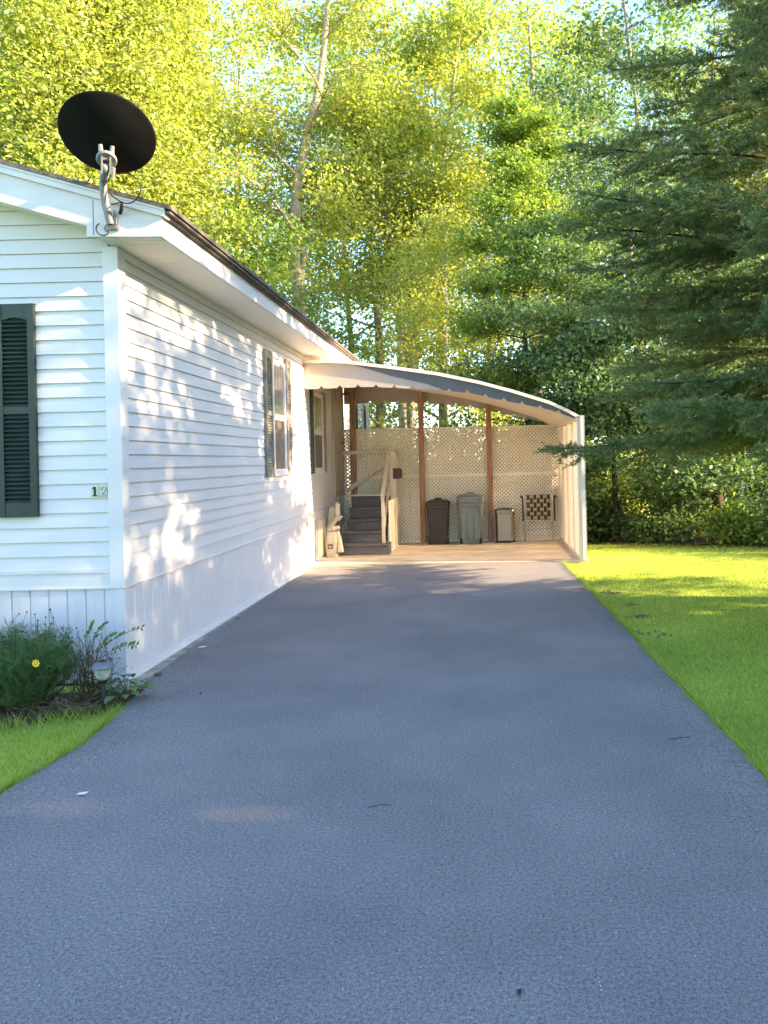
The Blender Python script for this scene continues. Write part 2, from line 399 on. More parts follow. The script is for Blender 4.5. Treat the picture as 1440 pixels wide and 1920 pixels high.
# soffits
MB().box(WX-.02, EX-.002, EY+.03, YEND+.2, 3.047, 3.06).build('soffit', M['soffit'], house)
for sgn in (1, -1):
    f = lambda x: x if sgn > 0 else 2*XR-x
    MB().prism([(f(-2.60), 3.134), (f(-2.60), 3.15), (f(XR), 4.28), (f(XR), 4.264)], 'Y', EY+.026, WY+.01).build('rake_soffit', M['soffit'], house)
    b = MB().prism([(f(EX), 3.040), (f(-2.63), 3.052), (f(-2.63), 3.128), (f(XR), 4.259), (f(XR), 4.445), (f(EX), 3.178)], 'Y', EY, EY+.024)
    b.build('gable_board', M['fascia'], house, bevel=.003)
    b = MB().prism([(f(EX+.03), 3.166), (f(XR), 4.442), (f(XR), 4.49), (f(EX+.03), 3.214)], 'Y', EY-.022, EY+.06)
    b.prism([(f(EX+.03), 3.206), (f(XR), 4.483), (f(XR), 4.50), (f(EX+.03), 3.224)], 'Y', EY-.030, EY+.05)
    b.build('rake_trim', M['fascia'], house, bevel=.003)
b = MB().prism([(-2.58, 3.062), (-2.584, 3.062), (-2.584, 3.30), (-2.58, 3.30)], 'Y', EY-.0015, EY+.002)
b.build('board_seam', M['drip'], house)
b = MB().box(EX-.024, EX, EY+.024, YEND+.2, 3.040, 3.190)
b.build('eave_fascia', M['fascia'], house, bevel=.003)
b = MB()
for sgn in (1, -1):
    f = lambda x: x if sgn > 0 else 2*XR-x
    b.prism([(f(-2.04), 3.209), (f(XR), 4.506), (f(XR), 4.530), (f(-2.04), 3.228)], 'Y', EY-.036, YEND+.24)
    # shingle courses stepping up the slope
    for i in range(24):
        xa = -2.05-i*.178; xb = xa-.20; za = 3.209+.2975*(-2.04-xa)+.020; zb = 3.209+.2975*(-2.04-xb)+.020
        b.prism([(f(xa), za+.001), (f(xb), zb+.001), (f(xb), zb+.004), (f(xa), za+.013)], 'Y', EY-.030-.002*(i % 3), YEND+.23)
b.build('roof', M['shingle'], house)
b = MB().box(EX, EX+.040, EY-.02, YEND+.22, 3.176, 3.205).box(EX+.040, EX+.066, EY-.025, YEND+.22, 3.188, 3.207)
b.build('gutter_edge', M['drip'], house, bevel=.004)
for i, y in enumerate((5.33, 6.35, 7.4, 8.3)):
    pass

def make_shutter(face, a0, a1, z0, z1, mat, label=None):
    """louvred shutter; face 'F' on the front wall (a = x), 'S' on the side wall (a = y)"""
    b = MB(); sw = .045; t0, t1 = .014, .046
    def bx(p0, p1, q0, q1, d0, d1):
        if face == 'F': b.box(p0, p1, WY-d1, WY-d0, q0, q1)
        else: b.box(WX+d0, WX+d1, p0, p1, q0, q1)
    bx(a0, a0+sw, z0, z1, t0, t1); bx(a1-sw, a1, z0, z1, t0, t1)
    zm = z0+(z1-z0)*.50
    bx(a0+sw, a1-sw, z0, z0+.10, t0, t1-.004); bx(a0+sw, a1-sw, zm-.025, zm+.025, t0, t1-.004); bx(a0+sw, a1-sw, z1-.095, z1, t0, t1-.004)
    bx(a0+sw, a1-sw, z0+.1, z1-.095, t0, t0+.004)
    # arched foot of the top rail
    n = 8; w = a1-a0-2*sw
    for i in range(n):
        u = (i+.5)/n; h = .022*(1-math.sin(math.pi*u))
        bx(a0+sw+w*i/n, a0+sw+w*(i+1)/n, z1-.096-h, z1-.094, t0, t1-.005)
    for s0, s1 in ((z0+.1, zm-.025), (zm+.025, z1-.1)):
        k = int((s1-s0)/.030)
        for i in range(k):
            z = s0+(i+.5)*(s1-s0)/k; h = .013
            if face == 'F':
                vs = [(a0+sw, WY-.020, z+h), (a1-sw, WY-.020, z+h), (a1-sw, WY-.042, z-h), (a0+sw, WY-.042, z-h),
                      (a0+sw, WY-.016, z+h-.003), (a1-sw, WY-.016, z+h-.003), (a1-sw, WY-.038, z-h-.004), (a0+sw, WY-.038, z-h-.004)]
            else:
                vs = [(WX+.020, a0+sw, z+h), (WX+.020, a1-sw, z+h), (WX+.042, a1-sw, z-h), (WX+.042, a0+sw, z-h),
                      (WX+.016, a0+sw, z+h-.003), (WX+.016, a1-sw, z+h-.003), (WX+.038, a1-sw, z-h-.004), (WX+.038, a0+sw, z-h-.004)]
            b.add(vs, [(0,1,2,3),(7,6,5,4),(2,6,7,3),(0,4,5,1),(0,3,7,4),(1,5,6,2)])
    o = b.build('shutter', mat, house)
    if label: o['label'] = label
    return o

def make_window(face, a0, a1, z0, z1):
    def bx(b, p0, p1, q0, q1, d0, d1):
        if face == 'F': b.box(p0, p1, WY-d1, WY-d0, q0, q1)
        else: b.box(WX+d0, WX+d1, p0, p1, q0, q1)
    f = .045; b = MB()
    bx(b, a0, a0+f, z0, z1, .004, .040); bx(b, a1-f, a1, z0, z1, .004, .040)
    bx(b, a0+f, a1-f, z1-f, z1, .004, .038); bx(b, a0+f, a1-f, z0, z0+f, .004, .038)
    bx(b, a0-.01, a1+.01, z0-.022, z0-.0005, .004, .052)
    zm = (z0+z1)/2
    bx(b, a0+f, a1-f, zm-.022, zm+.022, .010, .036)
    w = b.build('window', M['trim'], house, bevel=.003)
    b = MB(); bx(b, a0+f, a1-f, zm+.022, z1-f, .016, .021); b.build('pane', M['pane'], w)
    b = MB(); bx(b, a0+f, a1-f, z0+f, zm-.022, .020, .024); b.build('screen', M['screen'], w)
    s = .018; b = MB()
    for q0, q1 in ((zm+.022, z1-f), (z0+f, zm-.022)):
        bx(b, a0+f, a0+f+s, q0, q1, .018, .030); bx(b, a1-f-s, a1-f, q0, q1, .018, .030)
        bx(b, a0+f+s, a1-f-s, q1-s, q1, .018, .029); bx(b, a0+f+s, a1-f-s, q0, q0+s, .018, .029)
    b.build('sash', M['trim'], w)
    return w
for w in [('F', -4.32, -3.42, 1.18, 2.62), ('S', 9.37, 9.97, 1.37, 2.78), ('S', 11.60, 12.30, 1.36, 2.58), ('S', 15.75, 16.5, 1.36, 2.7)]:
    make_window(*w)
make_shutter('F', -3.386, -3.116, 1.162, 2.655, M['green'])
make_shutter('F', -4.62, -4.35, 1.162, 2.655, M['green'])
make_shutter('S', 9.04, 9.34, 1.345, 2.85, M['graygreen'], 'grey green shutter left of the side window')
make_shutter('S', 10.0, 10.24, 1.345, 2.85, M['sunlittan'], 'tan shutter coloured as if sunlit right of the side window')
make_shutter('S', 11.47, 11.585, 1.34, 2.62, M['green'], 'green shutter at the edge of the carport shade')
make_shutter('S', 12.33, 12.5, 1.34, 2.62, M['sunlittan'], 'narrow tan shutter coloured as if sunlit under the carport')
make_shutter('S', 15.42, 15.72, 1.34, 2.72, M['green'])
make_shutter('S', 16.53, 16.83, 1.34, 2.72, M['green'])
# entrance door onto the landing
b = MB().box(WX+.003, WX+.05, 13.16, 13.24, .90, 2.97).box(WX+.003, WX+.05, 14.0, 14.07, .90, 2.97).box(WX+.003, WX+.048, 13.24, 14.0, 2.90, 2.97)
door = b.build('door_frame', M['awning_tan'], house, bevel=.004)
b = MB().box(WX+.004, WX+.034, 13.25, 13.99, .92, 2.89)
for q0, q1 in ((1.05, 1.75), (1.9, 2.78)):
    b.box(WX+.034, WX+.042, 13.36, 13.88, q0, q1)
dl = b.build('door', M['awning_tan'], house, bevel=.004)
MB().lathe([(.0, -.03), (.022, -.028), (.024, 0), (.0, .01)], 12, (WX+.06, 13.93, 1.85), Matrix.Rotation(R(90), 4, 'Y')).build('handle', M['steel'], dl, smooth=True)
# raised lattice vent in the skirting under the carport
b = MB()
for i in range(-10, 12):
    for sgn in (1, -1):
        y = 11.95+i*.06
        p = [(y, .05), (y+sgn*.56, .61)]
        ya, yb = p[0][0], p[1][0]; za, zb = .05, .61
        def clip(y0, z0, y1, z1, lo, hi):
            if y0 == y1: return None
            t0, t1 = 0, 1
            for bound, s in ((lo, 1), (hi, -1)):
                d0, d1 = s*(y0-bound), s*(y1-bound)
                if d0 < 0 and d1 < 0: return None
                if d0 < 0: t0 = max(t0, d0/(d0-d1))
                if d1 < 0: t1 = min(t1, d0/(d0-d1))
            if t0 >= t1: return None
            return (y0+(y1-y0)*t0, z0+(z1-z0)*t0, y0+(y1-y0)*t1, z0+(z1-z0)*t1)
        c = clip(ya, za, yb, zb, 11.75, 12.35)
        if c and abs(c[0]-c[2]) > .02:
            off = .022 if sgn > 0 else .028
            b.bar((WX+off, c[0], c[1]), (WX+off, c[2], c[3]), .005, .03, up=(1,0,0)) if False else b.bar((WX+off, c[0], c[1]), (WX+off, c[2], c[3]), .028, .005, up=(1,0,0))
b.build('skirt_lattice', M['lattice'], house)

# house number on the front wall
num = thing('house_number', (-2.692, WY-.018, 1.28), 'small house number 12 on two cream plates near the wall corner', 'house number')
for k, xc in enumerate((-2.722, -2.664)):
    pl = MB().box(xc-.027, xc+.027, WY-.022, WY-.016, 1.283, 1.377).build('number_plate', M['plate'], num)
    b = MB(); y0, y1 = WY-.0262, WY-.0222
    if k == 0:
        b.box(xc-.007, xc+.007, y0, y1, 1.302, 1.362).box(xc-.018, xc+.018, y0, y1, 1.296, 1.302)
        b.prism([(xc-.007, 1.362), (xc-.017, 1.352), (xc-.017, 1.345), (xc-.007, 1.350)], 'Y', y0, y1)
        b.build('digit', M['digit'], pl)['label'] = 'black digit one'
    else:
        def two(o):
            pts = [(-.015, .338), (-.013, .353), (-.004, .362), (.008, .361), (.016, .352), (.016, .340), (.008, .327), (-.006, .312), (-.016, .300), (.018, .300)]
            return pts
        c = [(xc+p, WY-.0235, 1.0+q) for p, q in two(0)]
        b.tube(c, .0058, 6).build('digit', M['digitgrey'], pl)['label'] = 'faded hollow digit two'
        b2 = MB().tube([(x, y-.003, z) for x, y, z in c], .0036, 6); b2.build('digit_fill', M['plate'], pl)

# ------------------------------------------------------------------ satellite dish on the gable board
dish = thing('satellite_dish', (-2.478, EY-.01, 3.11), 'black round satellite dish on a bent grey pole above the roof corner', 'satellite dish')
dc = Vector((-2.362, 4.98, 3.640))
view = (dc-Vector((0, 0, EYE))).normalized()
rt = Vector((view.y, -view.x, 0)).normalized(); up = rt.cross(view).normalized()
minor = (up*math.cos(R(8)) + rt*math.sin(R(8)))
nrm = (view*math.cos(R(33)) + minor*math.sin(R(33))).normalized()
xa = nrm.cross(Vector((0, 0, 1))).normalized(); ya = nrm.cross(xa).normalized()
DM = Matrix(((xa.x, ya.x, nrm.x, dc.x), (xa.y, ya.y, nrm.y, dc.y), (xa.z, ya.z, nrm.z, dc.z), (0, 0, 0, 1)))
prof = [(.001, -.062), (.08, -.059), (.16, -.047), (.24, -.027), (.30, -.006), (.318, 0), (.322, .004), (.318, .007), (.30, 0), (.24, -.021), (.16, -.041), (.08, -.053), (.001, -.056)]
MB().lathe([(r_*.895, z_*.895) for r_, z_ in prof], 64, mat=DM).build('reflector', M['black'], dish, smooth=True)
hub = DM @ Vector((0, 0, -.07)); hub = dc + nrm*-.068 + (-up)*.112 - rt*.005
hm = Matrix.Translation(hub) @ nrm.to_track_quat('Z', 'Y').to_matrix().to_4x4()
b = MB().lathe([(.001, -.020), (.056, -.020), (.062, -.014), (.062, .0), (.040, .024), (.001, .03)], 20, mat=hm)
for sx in (-.026, .026):
    b.tube([hub+rt*sx*1.2+up*.04-nrm*.01, hub+rt*(sx*1.35)+up*.085-nrm*.004], [.016, .012], 8)
    b.tube([hub+rt*(sx*1.1)-up*.01-nrm*.026, hub+rt*(sx*1.1)-up*.01-nrm*.03], .005, 6)
b.build('mount_plate', M['steel'], dish)
b = MB(); f0 = hub-nrm*.03
for sx in (-.024, .024):
    b.bar(f0+rt*sx+up*.03, f0+rt*(sx-.004)-up*.075, .011, .05, up=view)
for k in range(3):
    b.bar(f0-rt*.03+up*(.016-.036*k), f0+rt*.03+up*(.016-.036*k), .014, .016, up=view)
b.build('clamp', M['steel'], dish)
pole = [hub-nrm*.02-up*.03-rt*.006, hub-up*.075-view*.02-rt*.012, Vector((-2.455, 5.10, 3.395)), Vector((-2.470, 5.13, 3.32)), Vector((-2.468, 5.155, 3.25)), Vector((-2.462, 5.175, 3.17)), Vector((-2.455, 5.185, 3.125))]
pole = [Vector(p) for p in pole]
def smooth_path(pts, k=6):
    out = []
    P = [pts[0]]+pts+[pts[-1]]
    for i in range(1, len(P)-2):
        for j in range(k):
            t = j/k; a, b_, c, d = P[i-1], P[i], P[i+1], P[i+2]
            out.append(.5*((2*b_) + (c-a)*t + (2*a-5*b_+4*c-d)*t*t + (3*b_-a-3*c+d)*t**3))
    out.append(pts[-1]); return out
MB().tube(smooth_path(pole), .0235, 14).build('pole', M['steel'], dish, smooth=True)
b = MB().tube([hub-up*.04+rt*.034-nrm*.012, hub-up*.105+rt*.030-view*.004], .018, 12)
b.tube([hub-up*.105+rt*.030-view*.004, hub-up*.12+rt*.030-view*.004], .019, 12)
b.build('elevation_bolt', M['steel'], dish)
b = MB().box(-2.50, -2.41, EY-.012, EY-.001, 3.095, 3.125)
for s in (-1, 1):
    b.prism([(-2.455, 3.15), (-2.455+s*.012, 3.16), (-2.455+s*.052, 3.105), (-2.455+s*.045, 3.085), (-2.455, 3.092)], 'Y', EY-.016, EY-.002)
    b.tube([(-2.455+s*.038, EY-.03, 3.103), (-2.455+s*.038, EY-.016, 3.103)], .008, 6)
b.bar((-2.43, EY-.01, 3.13), (-2.425, EY-.02, 3.22), .02, .012, up=(0,1,0))
b.build('foot_bracket', M['steel'], dish)
loop = [(-2.45, 5.09, 3.345), (-2.40, 5.085, 3.40), (-2.33, 5.08, 3.425), (-2.25, 5.08, 3.405), (-2.205, 5.085, 3.34), (-2.225, 5.09, 3.27), (-2.28, 5.10, 3.235), (-2.34, 5.11, 3.245), (-2.40, 5.12, 3.285), (-2.44, 5.12, 3.325)]
MB().tube(smooth_path([Vector(p) for p in loop]), .0042, 6).build('cable', M['rubber'], dish, smooth=True)
loop = [(-2.485, 5.14, 3.32), (-2.490, 5.15, 3.25), (-2.478, 5.17, 3.17), (-2.462, 5.18, 3.12), (-2.462, 5.17, 3.07), (-2.49, 5.165, 3.045), (-2.53, 5.17, 3.06), (-2.548, 5.175, 3.095), (-2.545, 5.19, 3.125), (-2.538, 5.20, 3.135)]
MB().tube(smooth_path([Vector(p) for p in loop]), .0042, 6).build('cable', M['rubber'], dish, smooth=True)
b = MB().tube([(-2.345, 5.12, 3.245), (-2.375, 5.17, 3.21), (-2.39, 5.185, 3.195)], [.009, .013, .012], 8)
b.tube([(-2.35, 5.12, 3.25), (-2.40, 5.16, 3.255), (-2.44, 5.17, 3.25)], .004, 6)
b.build('cable_splitter', M['rubber'], dish, smooth=True)

# ------------------------------------------------------------------ carport
cp = thing('carport', (-.55, 12.6, SL), 'arched cream carport with scalloped grey valance and lattice walls against the house', 'carport')
Y0, Y1 = 11.12, 14.10
TOP = [(-2.55, 2.965), (-2.2, 2.965), (-1.91, 2.945), (-1.22, 2.845), (-.61, 2.745), (0, 2.605), (.45, 2.475), (.98, 2.30), (1.25, 2.17), (1.41, 2.075)]
BOT = [(-2.55, 2.56), (-1.61, 2.575), (-.93, 2.535), (-.6, 2.505), (-.14, 2.45), (.19, 2.365), (.6, 2.275), (1.0, 2.185), (1.3, 2.07), (1.41, 2.03)]
MID = [(-2.55, 2.99), (-2.0, 2.95), (-1.6, 2.83), (-1.23, 2.71), (-.77, 2.60), (-.55, 2.515), (-.3, 2.40), (1.41, 1.9)]
def f1(tab, x): return float(np.interp(x, [p[0] for p in tab], [p[1] for p in tab]))
XSs = np.linspace(-2.55, 1.41, 160)
b = MB()
for i in range(len(XSs)-1):
    xa_, xb_ = XSs[i], XSs[i+1]
    b.add([(xa_, Y0-.03, f1(TOP, xa_)), (xb_, Y0-.03, f1(TOP, xb_)), (xb_, Y1+.05, f1(TOP, xb_)), (xa_, Y1+.05, f1(TOP, xa_)),
           (xa_, Y0-.03, f1(TOP, xa_)-.022), (xb_, Y0-.03, f1(TOP, xb_)-.022), (xb_, Y1+.05, f1(TOP, xb_)-.022), (xa_, Y1+.05, f1(TOP, xa_)-.022)],
          [(0,1,2,3), (7,6,5,4), (0,4,5,1), (3,2,6,7)] + ([(0,3,7,4)] if i == 0 else []) + ([(1,5,6,2)] if i == len(XSs)-2 else []))
# pan joints running along the curve, below the deck
for k in range(1, 15):
    y = Y0 + k*(Y1-Y0)/15
    for i in range(0, len(XSs)-4, 4):
        a, c = XSs[i], XSs[i+4]
        b.bar((a, y, f1(TOP, a)-.045), (c, y, f1(TOP, c)-.045), .03, .06)
b.build('roof_panel', M['awning_white'], cp)
def scal(x, pitch=.262): 
    u = (x+2.55)/pitch; u -= math.floor(u)
    return 0.045*max(0, 1-min(u, 1-u)/.13) if True else 0
def valance(y, t, upper, lower, x0, x1, mat, name, scallop):
    xs_ = np.arange(x0, x1+.001, .0131); b = MB(); o = 0
    for x in xs_:
        lo = f1(lower, x) + (scal(x) if scallop else 0); hi = f1(upper, x)
        lo = min(lo, hi-.004)
        b.v += [(x, y, hi), (x, y, lo), (x, y+t, lo), (x, y+t, hi)]
    n = len(xs_)
    for i in range(n-1):
        for a in range(4):
            c = (a+1) % 4
            b.f.append((4*i+a, 4*i+c, 4*i+4+c, 4*i+4+a))
    b.f += [(0,3,2,1), (4*n-4, 4*n-3, 4*n-2, 4*n-1)]
    return b.build(name, mat, cp)
shift = lambda tab, d: [(x, z+d) for x, z in tab]
LOW = [(x, f1(MID, x) if f1(MID, x) > f1(BOT, x)+scal(x) else f1(BOT, x)+scal(x)) for x in np.arange(-2.55, 1.42, .0131)]
valance(Y0, .006, shift(TOP, -.026), LOW, -1.95, 1.405, M['awning_grey'], 'fascia', False)
valance(Y0+.0075, .005, [(x, min(f1(MID, x)+.03, f1(TOP, x)-.026)) for x in XSs], BOT, -2.55, -.42, M['awning_tan'], 'valance', True)
valance(Y1+.02, .006, shift(TOP, -.03), shift(BOT, .0), -2.50, 1.405, M['awning_tan'], 'valance', True)
b = MB()
for i in range(len(XSs)-1):
    a, c = XSs[i], XSs[i+1]
    b.bar((a, Y0-.034, f1(TOP, a)-.010), (c, Y0-.034, f1(TOP, c)-.010), .012, .045)
b.build('edge_trim', M['awning_white'], cp)
def rivet(x, y, z, k):
    MB().lathe([(.0, -.004*k), (.009*k, -.003*k), (.010*k, .004*k)], 8, (x, y, z), Matrix.Rotation(R(90), 4, 'X')).build('rivet', M['awning_white'], cp)
for x in (-2.45, -1.1, -.15, .75): rivet(x, Y0-.003, f1(TOP, x)-.16, 1)
for i in range(14): rivet(-2.42+i*.262, Y0-.002, f1(BOT, -2.42+i*.262)+.03, .75)
# wooden posts inside
for x, zt in ((-2.37, 2.94), (-1.135, 2.80), (.085, 2.555)):
    MB().box(x, x+.095, 13.92, 14.015, SL, zt).build('post', M['post'], cp, bevel=.006)
# lattice walls: two layers of crossed strips, trimmed to the panel
def lattice(name, axis, a0, a1, z0, z1, pos, pitch=.0665, wd=.026, th=.006, extra=None):
    b = MB(); W_, H_ = a1-a0, z1-z0
    for lay, sgn in ((0, 1), (1, -1)):
        d = pos+(lay*th*1.15)
        k = 0
        c = -H_ if sgn > 0 else 0
        end = W_ if sgn > 0 else W_+H_
        while c < end:
            # line u = c + sgn*v
            v0, v1 = 0.0, H_
            if sgn > 0:
                v0 = max(0, -c); v1 = min(H_, W_-c)
            else:
                v0 = max(0, c-W_); v1 = min(H_, c)
            if v1-v0 > .03:
                p = (c+sgn*v0, v0); q = (c+sgn*v1, v1)
                P3 = lambda t: (a0+t[0], d, z0+t[1]) if axis == 'X' else (d, a0+t[0], z0+t[1])
                b.bar(P3(p), P3(q), th if axis == 'X' else wd, wd if axis == 'X' else th, up=(0,0,1)) if False else b.bar(P3(p), P3(q), wd, th, up=(0,1,0) if axis == 'X' else (1,0,0))
            c += pitch; k += 1
    return b.build(name, M['lattice'], cp)
lattice('lattice_panel', 'X', -2.52, 1.38, .03, 1.205, 14.03)
lattice('lattice_panel', 'X', -2.52, 1.38, 1.235, 2.075, 14.03)
b = MB().box(-2.52, 1.40, 14.016, 14.05, 1.19, 1.25).box(-2.52, 1.40, 14.018, 14.05, 2.06, 2.095).box(-2.52, 1.40, 14.018, 14.05, SL, .05)
b.build('lattice_rail', M['lattice'], cp)
lattice('lattice_panel', 'Y', 11.16, 14.0, .05, 2.04, 1.398, pitch=.042, wd=.0164)
for y in (11.13, 11.80, 12.55, 13.3, 13.97):
    MB().box(1.372 if y > 11.2 else 1.375, 1.44, y-.035, y+.035, SL, 2.03).build('wall_post', M['awning_white'], cp, bevel=.004)
MB().box(1.36, 1.42, 11.08, 14.1, 2.03, 2.085).build('wall_rail', M['awning_white'], cp)
MB().box(1.365, 1.425, 11.165, 13.93, SL, .06).build('wall_rail', M['awning_white'], cp)
MB().box(1.414, 1.475, 11.06, 11.092, SL, 2.09).box(1.462, 1.475, 11.06, 11.20, SL, 2.09).build('corner_post', M['trim'], cp, bevel=.003)
b = MB().tube([(-.96, 12.3, 2.72), (-.962, 12.3, 2.5), (-.958, 12.3, 2.42)], .004, 6)
b.build('pull_cord', M['post'], cp)

# ------------------------------------------------------------------ porch steps
st = thing('porch_steps', (-1.85, 13.0, SL), 'five grey carpeted steps with beige railing up to the house door', 'steps')
SX0, SX1 = -2.25, -1.60
for i in range(5):
    y = 12.28+i*.25; x1 = SX1 if i else -1.50
    z1 = SL+.178*(i+1)
    b = MB().box(SX0, x1, y, y+.262 if i < 4 else 14.0, z1-.178 if i == 0 else z1-.185, z1-.035)
    b.box(SX0-.004, x1+.004, y-.026, y+.255 if i < 4 else 14.0, z1-.036, z1)
    b.build('step', M['carpet'], st, bevel=.010)
MB().box(SX0-.02, SX1+.03, 13.24, 13.262, SL+.895, SL+.925).build('landing_edge', M['beige'], st)
# right railing: newel, sloping rail, landing post; back railing with a diagonal brace
b = MB().box(-1.625, -1.575, 12.33, 12.38, SL+.178, .95); b.build('newel', M['beige'], st, bevel=.004)
MB().bar((-1.60, 12.30, .90), (-1.60, 13.32, 1.64), .055, .09).build('handrail', M['beige'], st, bevel=.004)
MB().bar((-1.60, 12.36, .42), (-1.60, 13.30, 1.10), .03, .10).build('rail', M['beige'], st, bevel=.004)
MB().box(-1.585, -1.49, 13.25, 13.34, SL, 1.66).build('railing_post', M['beige'], st, bevel=.004)
MB().box(-1.585, -1.50, 13.86, 13.93, SL, 1.70).build('railing_post', M['beige'], st, bevel=.004)
MB().bar((-1.54, 13.3, 1.64), (-1.54, 13.9, 1.66), .06, .05).build('rail', M['beige'], st)
MB().bar((-2.5, 13.88, 1.665), (-1.5, 13.88, 1.68), .05, .06).build('rail', M['beige'], st, bevel=.004)
MB().bar((-2.44, 13.84, .98), (-1.56, 13.84, 1.60), .03, .07).build('brace', M['beige'], st, bevel=.003)
b = MB()
for i in range(5):
    y = 13.36+i*.12
    b.box(-1.555, -1.525, y, y+.03, .93, 1.63)
b.build('balusters', M['beige'], st)
b = MB()
for sgn in (1, -1):
    for i in range(-8, 26):
        c = 12.5+i*.07; y0_, z0_ = c, .05; y1_, z1_ = c+sgn*.8, .85
        t0, t1 = 0, 1
        lo, hi = 12.55, 13.95
        dy = y1_-y0_
        ta, tb = sorted(((lo-y0_)/dy, (hi-y0_)/dy)); t0, t1 = max(0, ta), min(1, tb)
        if t1-t0 > .05:
            xx = -1.535+(.006 if sgn > 0 else 0)
            b.bar((xx, y0_+dy*t0, z0_+(z1_-z0_)*t0), (xx, y0_+dy*t1, z0_+(z1_-z0_)*t1), .032, .005, up=(1,0,0))
b.box(-1.545, -1.515, 12.52, 12.58, SL, .5).box(-1.545, -1.515, 13.95, 13.98, SL, .88).box(-1.545, -1.515, 12.58, 13.95, SL, .06)
b.build('side_lattice', M['lattice'], st)

lamp = thing('wall_lamp', (WX+.02, 14.085, 2.62), 'small dark porch lamp with glass shade on the wall beside the door', 'lamp')
MB().box(WX+.004, WX+.03, 14.065, 14.115, 2.60, 2.76).build('back_plate', M['post'], lamp)
MB().box(WX+.03, WX+.17, 14.06, 14.115, 2.72, 2.765).build('arm', M['post'], lamp, bevel=.006)
MB().lathe([(.03, .09), (.045, .05), (.048, .0), (.03, -.03), (.001, -.035)], 14, (WX+.105, 14.085, 2.63)).build('lamp_shade', M['lampglass'], lamp, smooth=True)

rb = thing('red_box', (-1.44, 13.2, 1.2), 'small dark red box fixed to the stair railing post', 'box')
MB().prism([(-1.52, 1.20), (-1.40, 1.20), (-1.372, 1.225), (-1.372, 1.345), (-1.40, 1.372), (-1.52, 1.372)], 'Y', 13.14, 13.25).build('case', M['red'], rb, bevel=.006)
MB().box(-1.525, -1.375, 13.13, 13.255, 1.368, 1.378).build('lid', M['red'], rb, bevel=.003)

# ------------------------------------------------------------------ things in the carport
def rounded(x0, x1, y0, y1, r, k=5):
    pts = []
    for cx, cy, a0 in ((x1-r, y1-r, 0), (x0+r, y1-r, 90), (x0+r, y0+r, 180), (x1-r, y0+r, 270)):
        for i in range(k+1):
            a = R(a0+90*i/k); pts.append((cx+r*math.cos(a), cy+r*math.sin(a)))
    return pts
def loft(b, secs):
    """secs: list of (polygon, z)"""
    n = len(secs[0][0]); o = len(b.v)
    for poly, z in secs:
        b.v += [(x, y, z) for x, y in poly]
    for i in range(len(secs)-1):
        for k in range(n):
            a = o+i*n+k; c = o+i*n+(k+1) % n
            b.f.append((a, c, c+n, a+n))
    b.f.append(tuple(o+k for k in reversed(range(n)))); b.f.append(tuple(o+(len(secs)-1)*n+k for k in range(n)))
    return b
def wheel(b, x, y, z, r, w):
    b.lathe([(.0, -w/2), (r*.8, -w/2), (r, -w*.3), (r, w*.3), (r*.8, w/2), (.0, w/2)], 18, (x, y, z), Matrix.Rotation(R(90), 4, 'Y'))

B = thing('trash_bin', (-.80, 13.72, SL), 'dark brown square trash bin with a flat lid beside a post', 'trash bin', None)
S = lambda i: rounded(-.80-i, -.80+i, 13.72-i*.95, 13.72+i*.95, .04)
b = loft(MB(), [(S(.165), SL+.004), (S(.170), SL+.05), (S(.195), SL+.62), (S(.20), SL+.64), (S(.207), SL+.645), (S(.207), SL+.69)]); bd = b.build('body', M['binbrown'], B, bevel=.004)
b = MB()
for x in (-.89, -.80, -.71): b.box(x-.012, x+.012, 13.72-.182, 13.72-.172, SL+.1, SL+.6)
b.build('rib', M['binbrown'], B)
b = loft(MB(), [(S(.213), SL+.692), (S(.215), SL+.73), (S(.20), SL+.755), (S(.12), SL+.785), (S(.02), SL+.79)])
lid = b.build('lid', M['binbrown'], B, bevel=.004)
MB().tube([(-.86, 13.70, SL+.775), (-.855, 13.70, SL+.805), (-.745, 13.70, SL+.805), (-.74, 13.70, SL+.775)], .013, 8).build('handle', M['binbrown'], lid)
for x in (-.965, -.635):
    wb = MB(); wheel(wb, x, 13.585, SL+.062, .06, .035); wb.build('wheel', M['rubber'], B)
    MB().prism([(13.54, SL+.03), (13.64, SL+.03), (13.60, SL+.17), (13.55, SL+.17)], 'X', x-.022 if x < -.8 else x-.02, x+.02 if x < -.8 else x+.022).build('wheel_arch', M['binbrown'], B)

B = thing('trash_bin', (-.225, 13.70, SL), 'large grey green trash bin with domed lid between the brown bin and a post', 'trash bin', None)
S = lambda i: rounded(-.225-i, -.225+i, 13.70-i, 13.70+i, i*.62, 6)
b = loft(MB(), [(S(.192), SL+.004), (S(.196), SL+.05), (S(.226), SL+.66), (S(.236), SL+.665), (S(.238), SL+.72), (S(.232), SL+.724)]); b.build('body', M['bingreen'], B, smooth=False, bevel=.004)
b = MB()
for x in (-.34, -.225, -.11): b.prism([(x-.045, SL+.10), (x+.045, SL+.10), (x+.05, SL+.50), (x+.03, SL+.56), (x-.03, SL+.56), (x-.05, SL+.50)], 'Y', 13.70-.222, 13.70-.19)
b.build('panel', M['bingreen'], B, bevel=.01)
b = loft(MB(), [(S(.243), SL+.728), (S(.246), SL+.775), (S(.237), SL+.782), (S(.235), SL+.83), (S(.20), SL+.856), (S(.11), SL+.872), (S(.02), SL+.876)])
lid = b.build('lid', M['bingreen'], B, bevel=.004)
MB().bar((-.29, 13.68, SL+.885), (-.16, 13.68, SL+.885), .06, .03).build('handle', M['bingreen'], lid, bevel=.008)
for s in (-1, 1):
    MB().bar((-.225+s*.245, 13.62, SL+.70), (-.225+s*.245, 13.78, SL+.70), .03, .03).build('handle', M['bingreen'], B, bevel=.005)
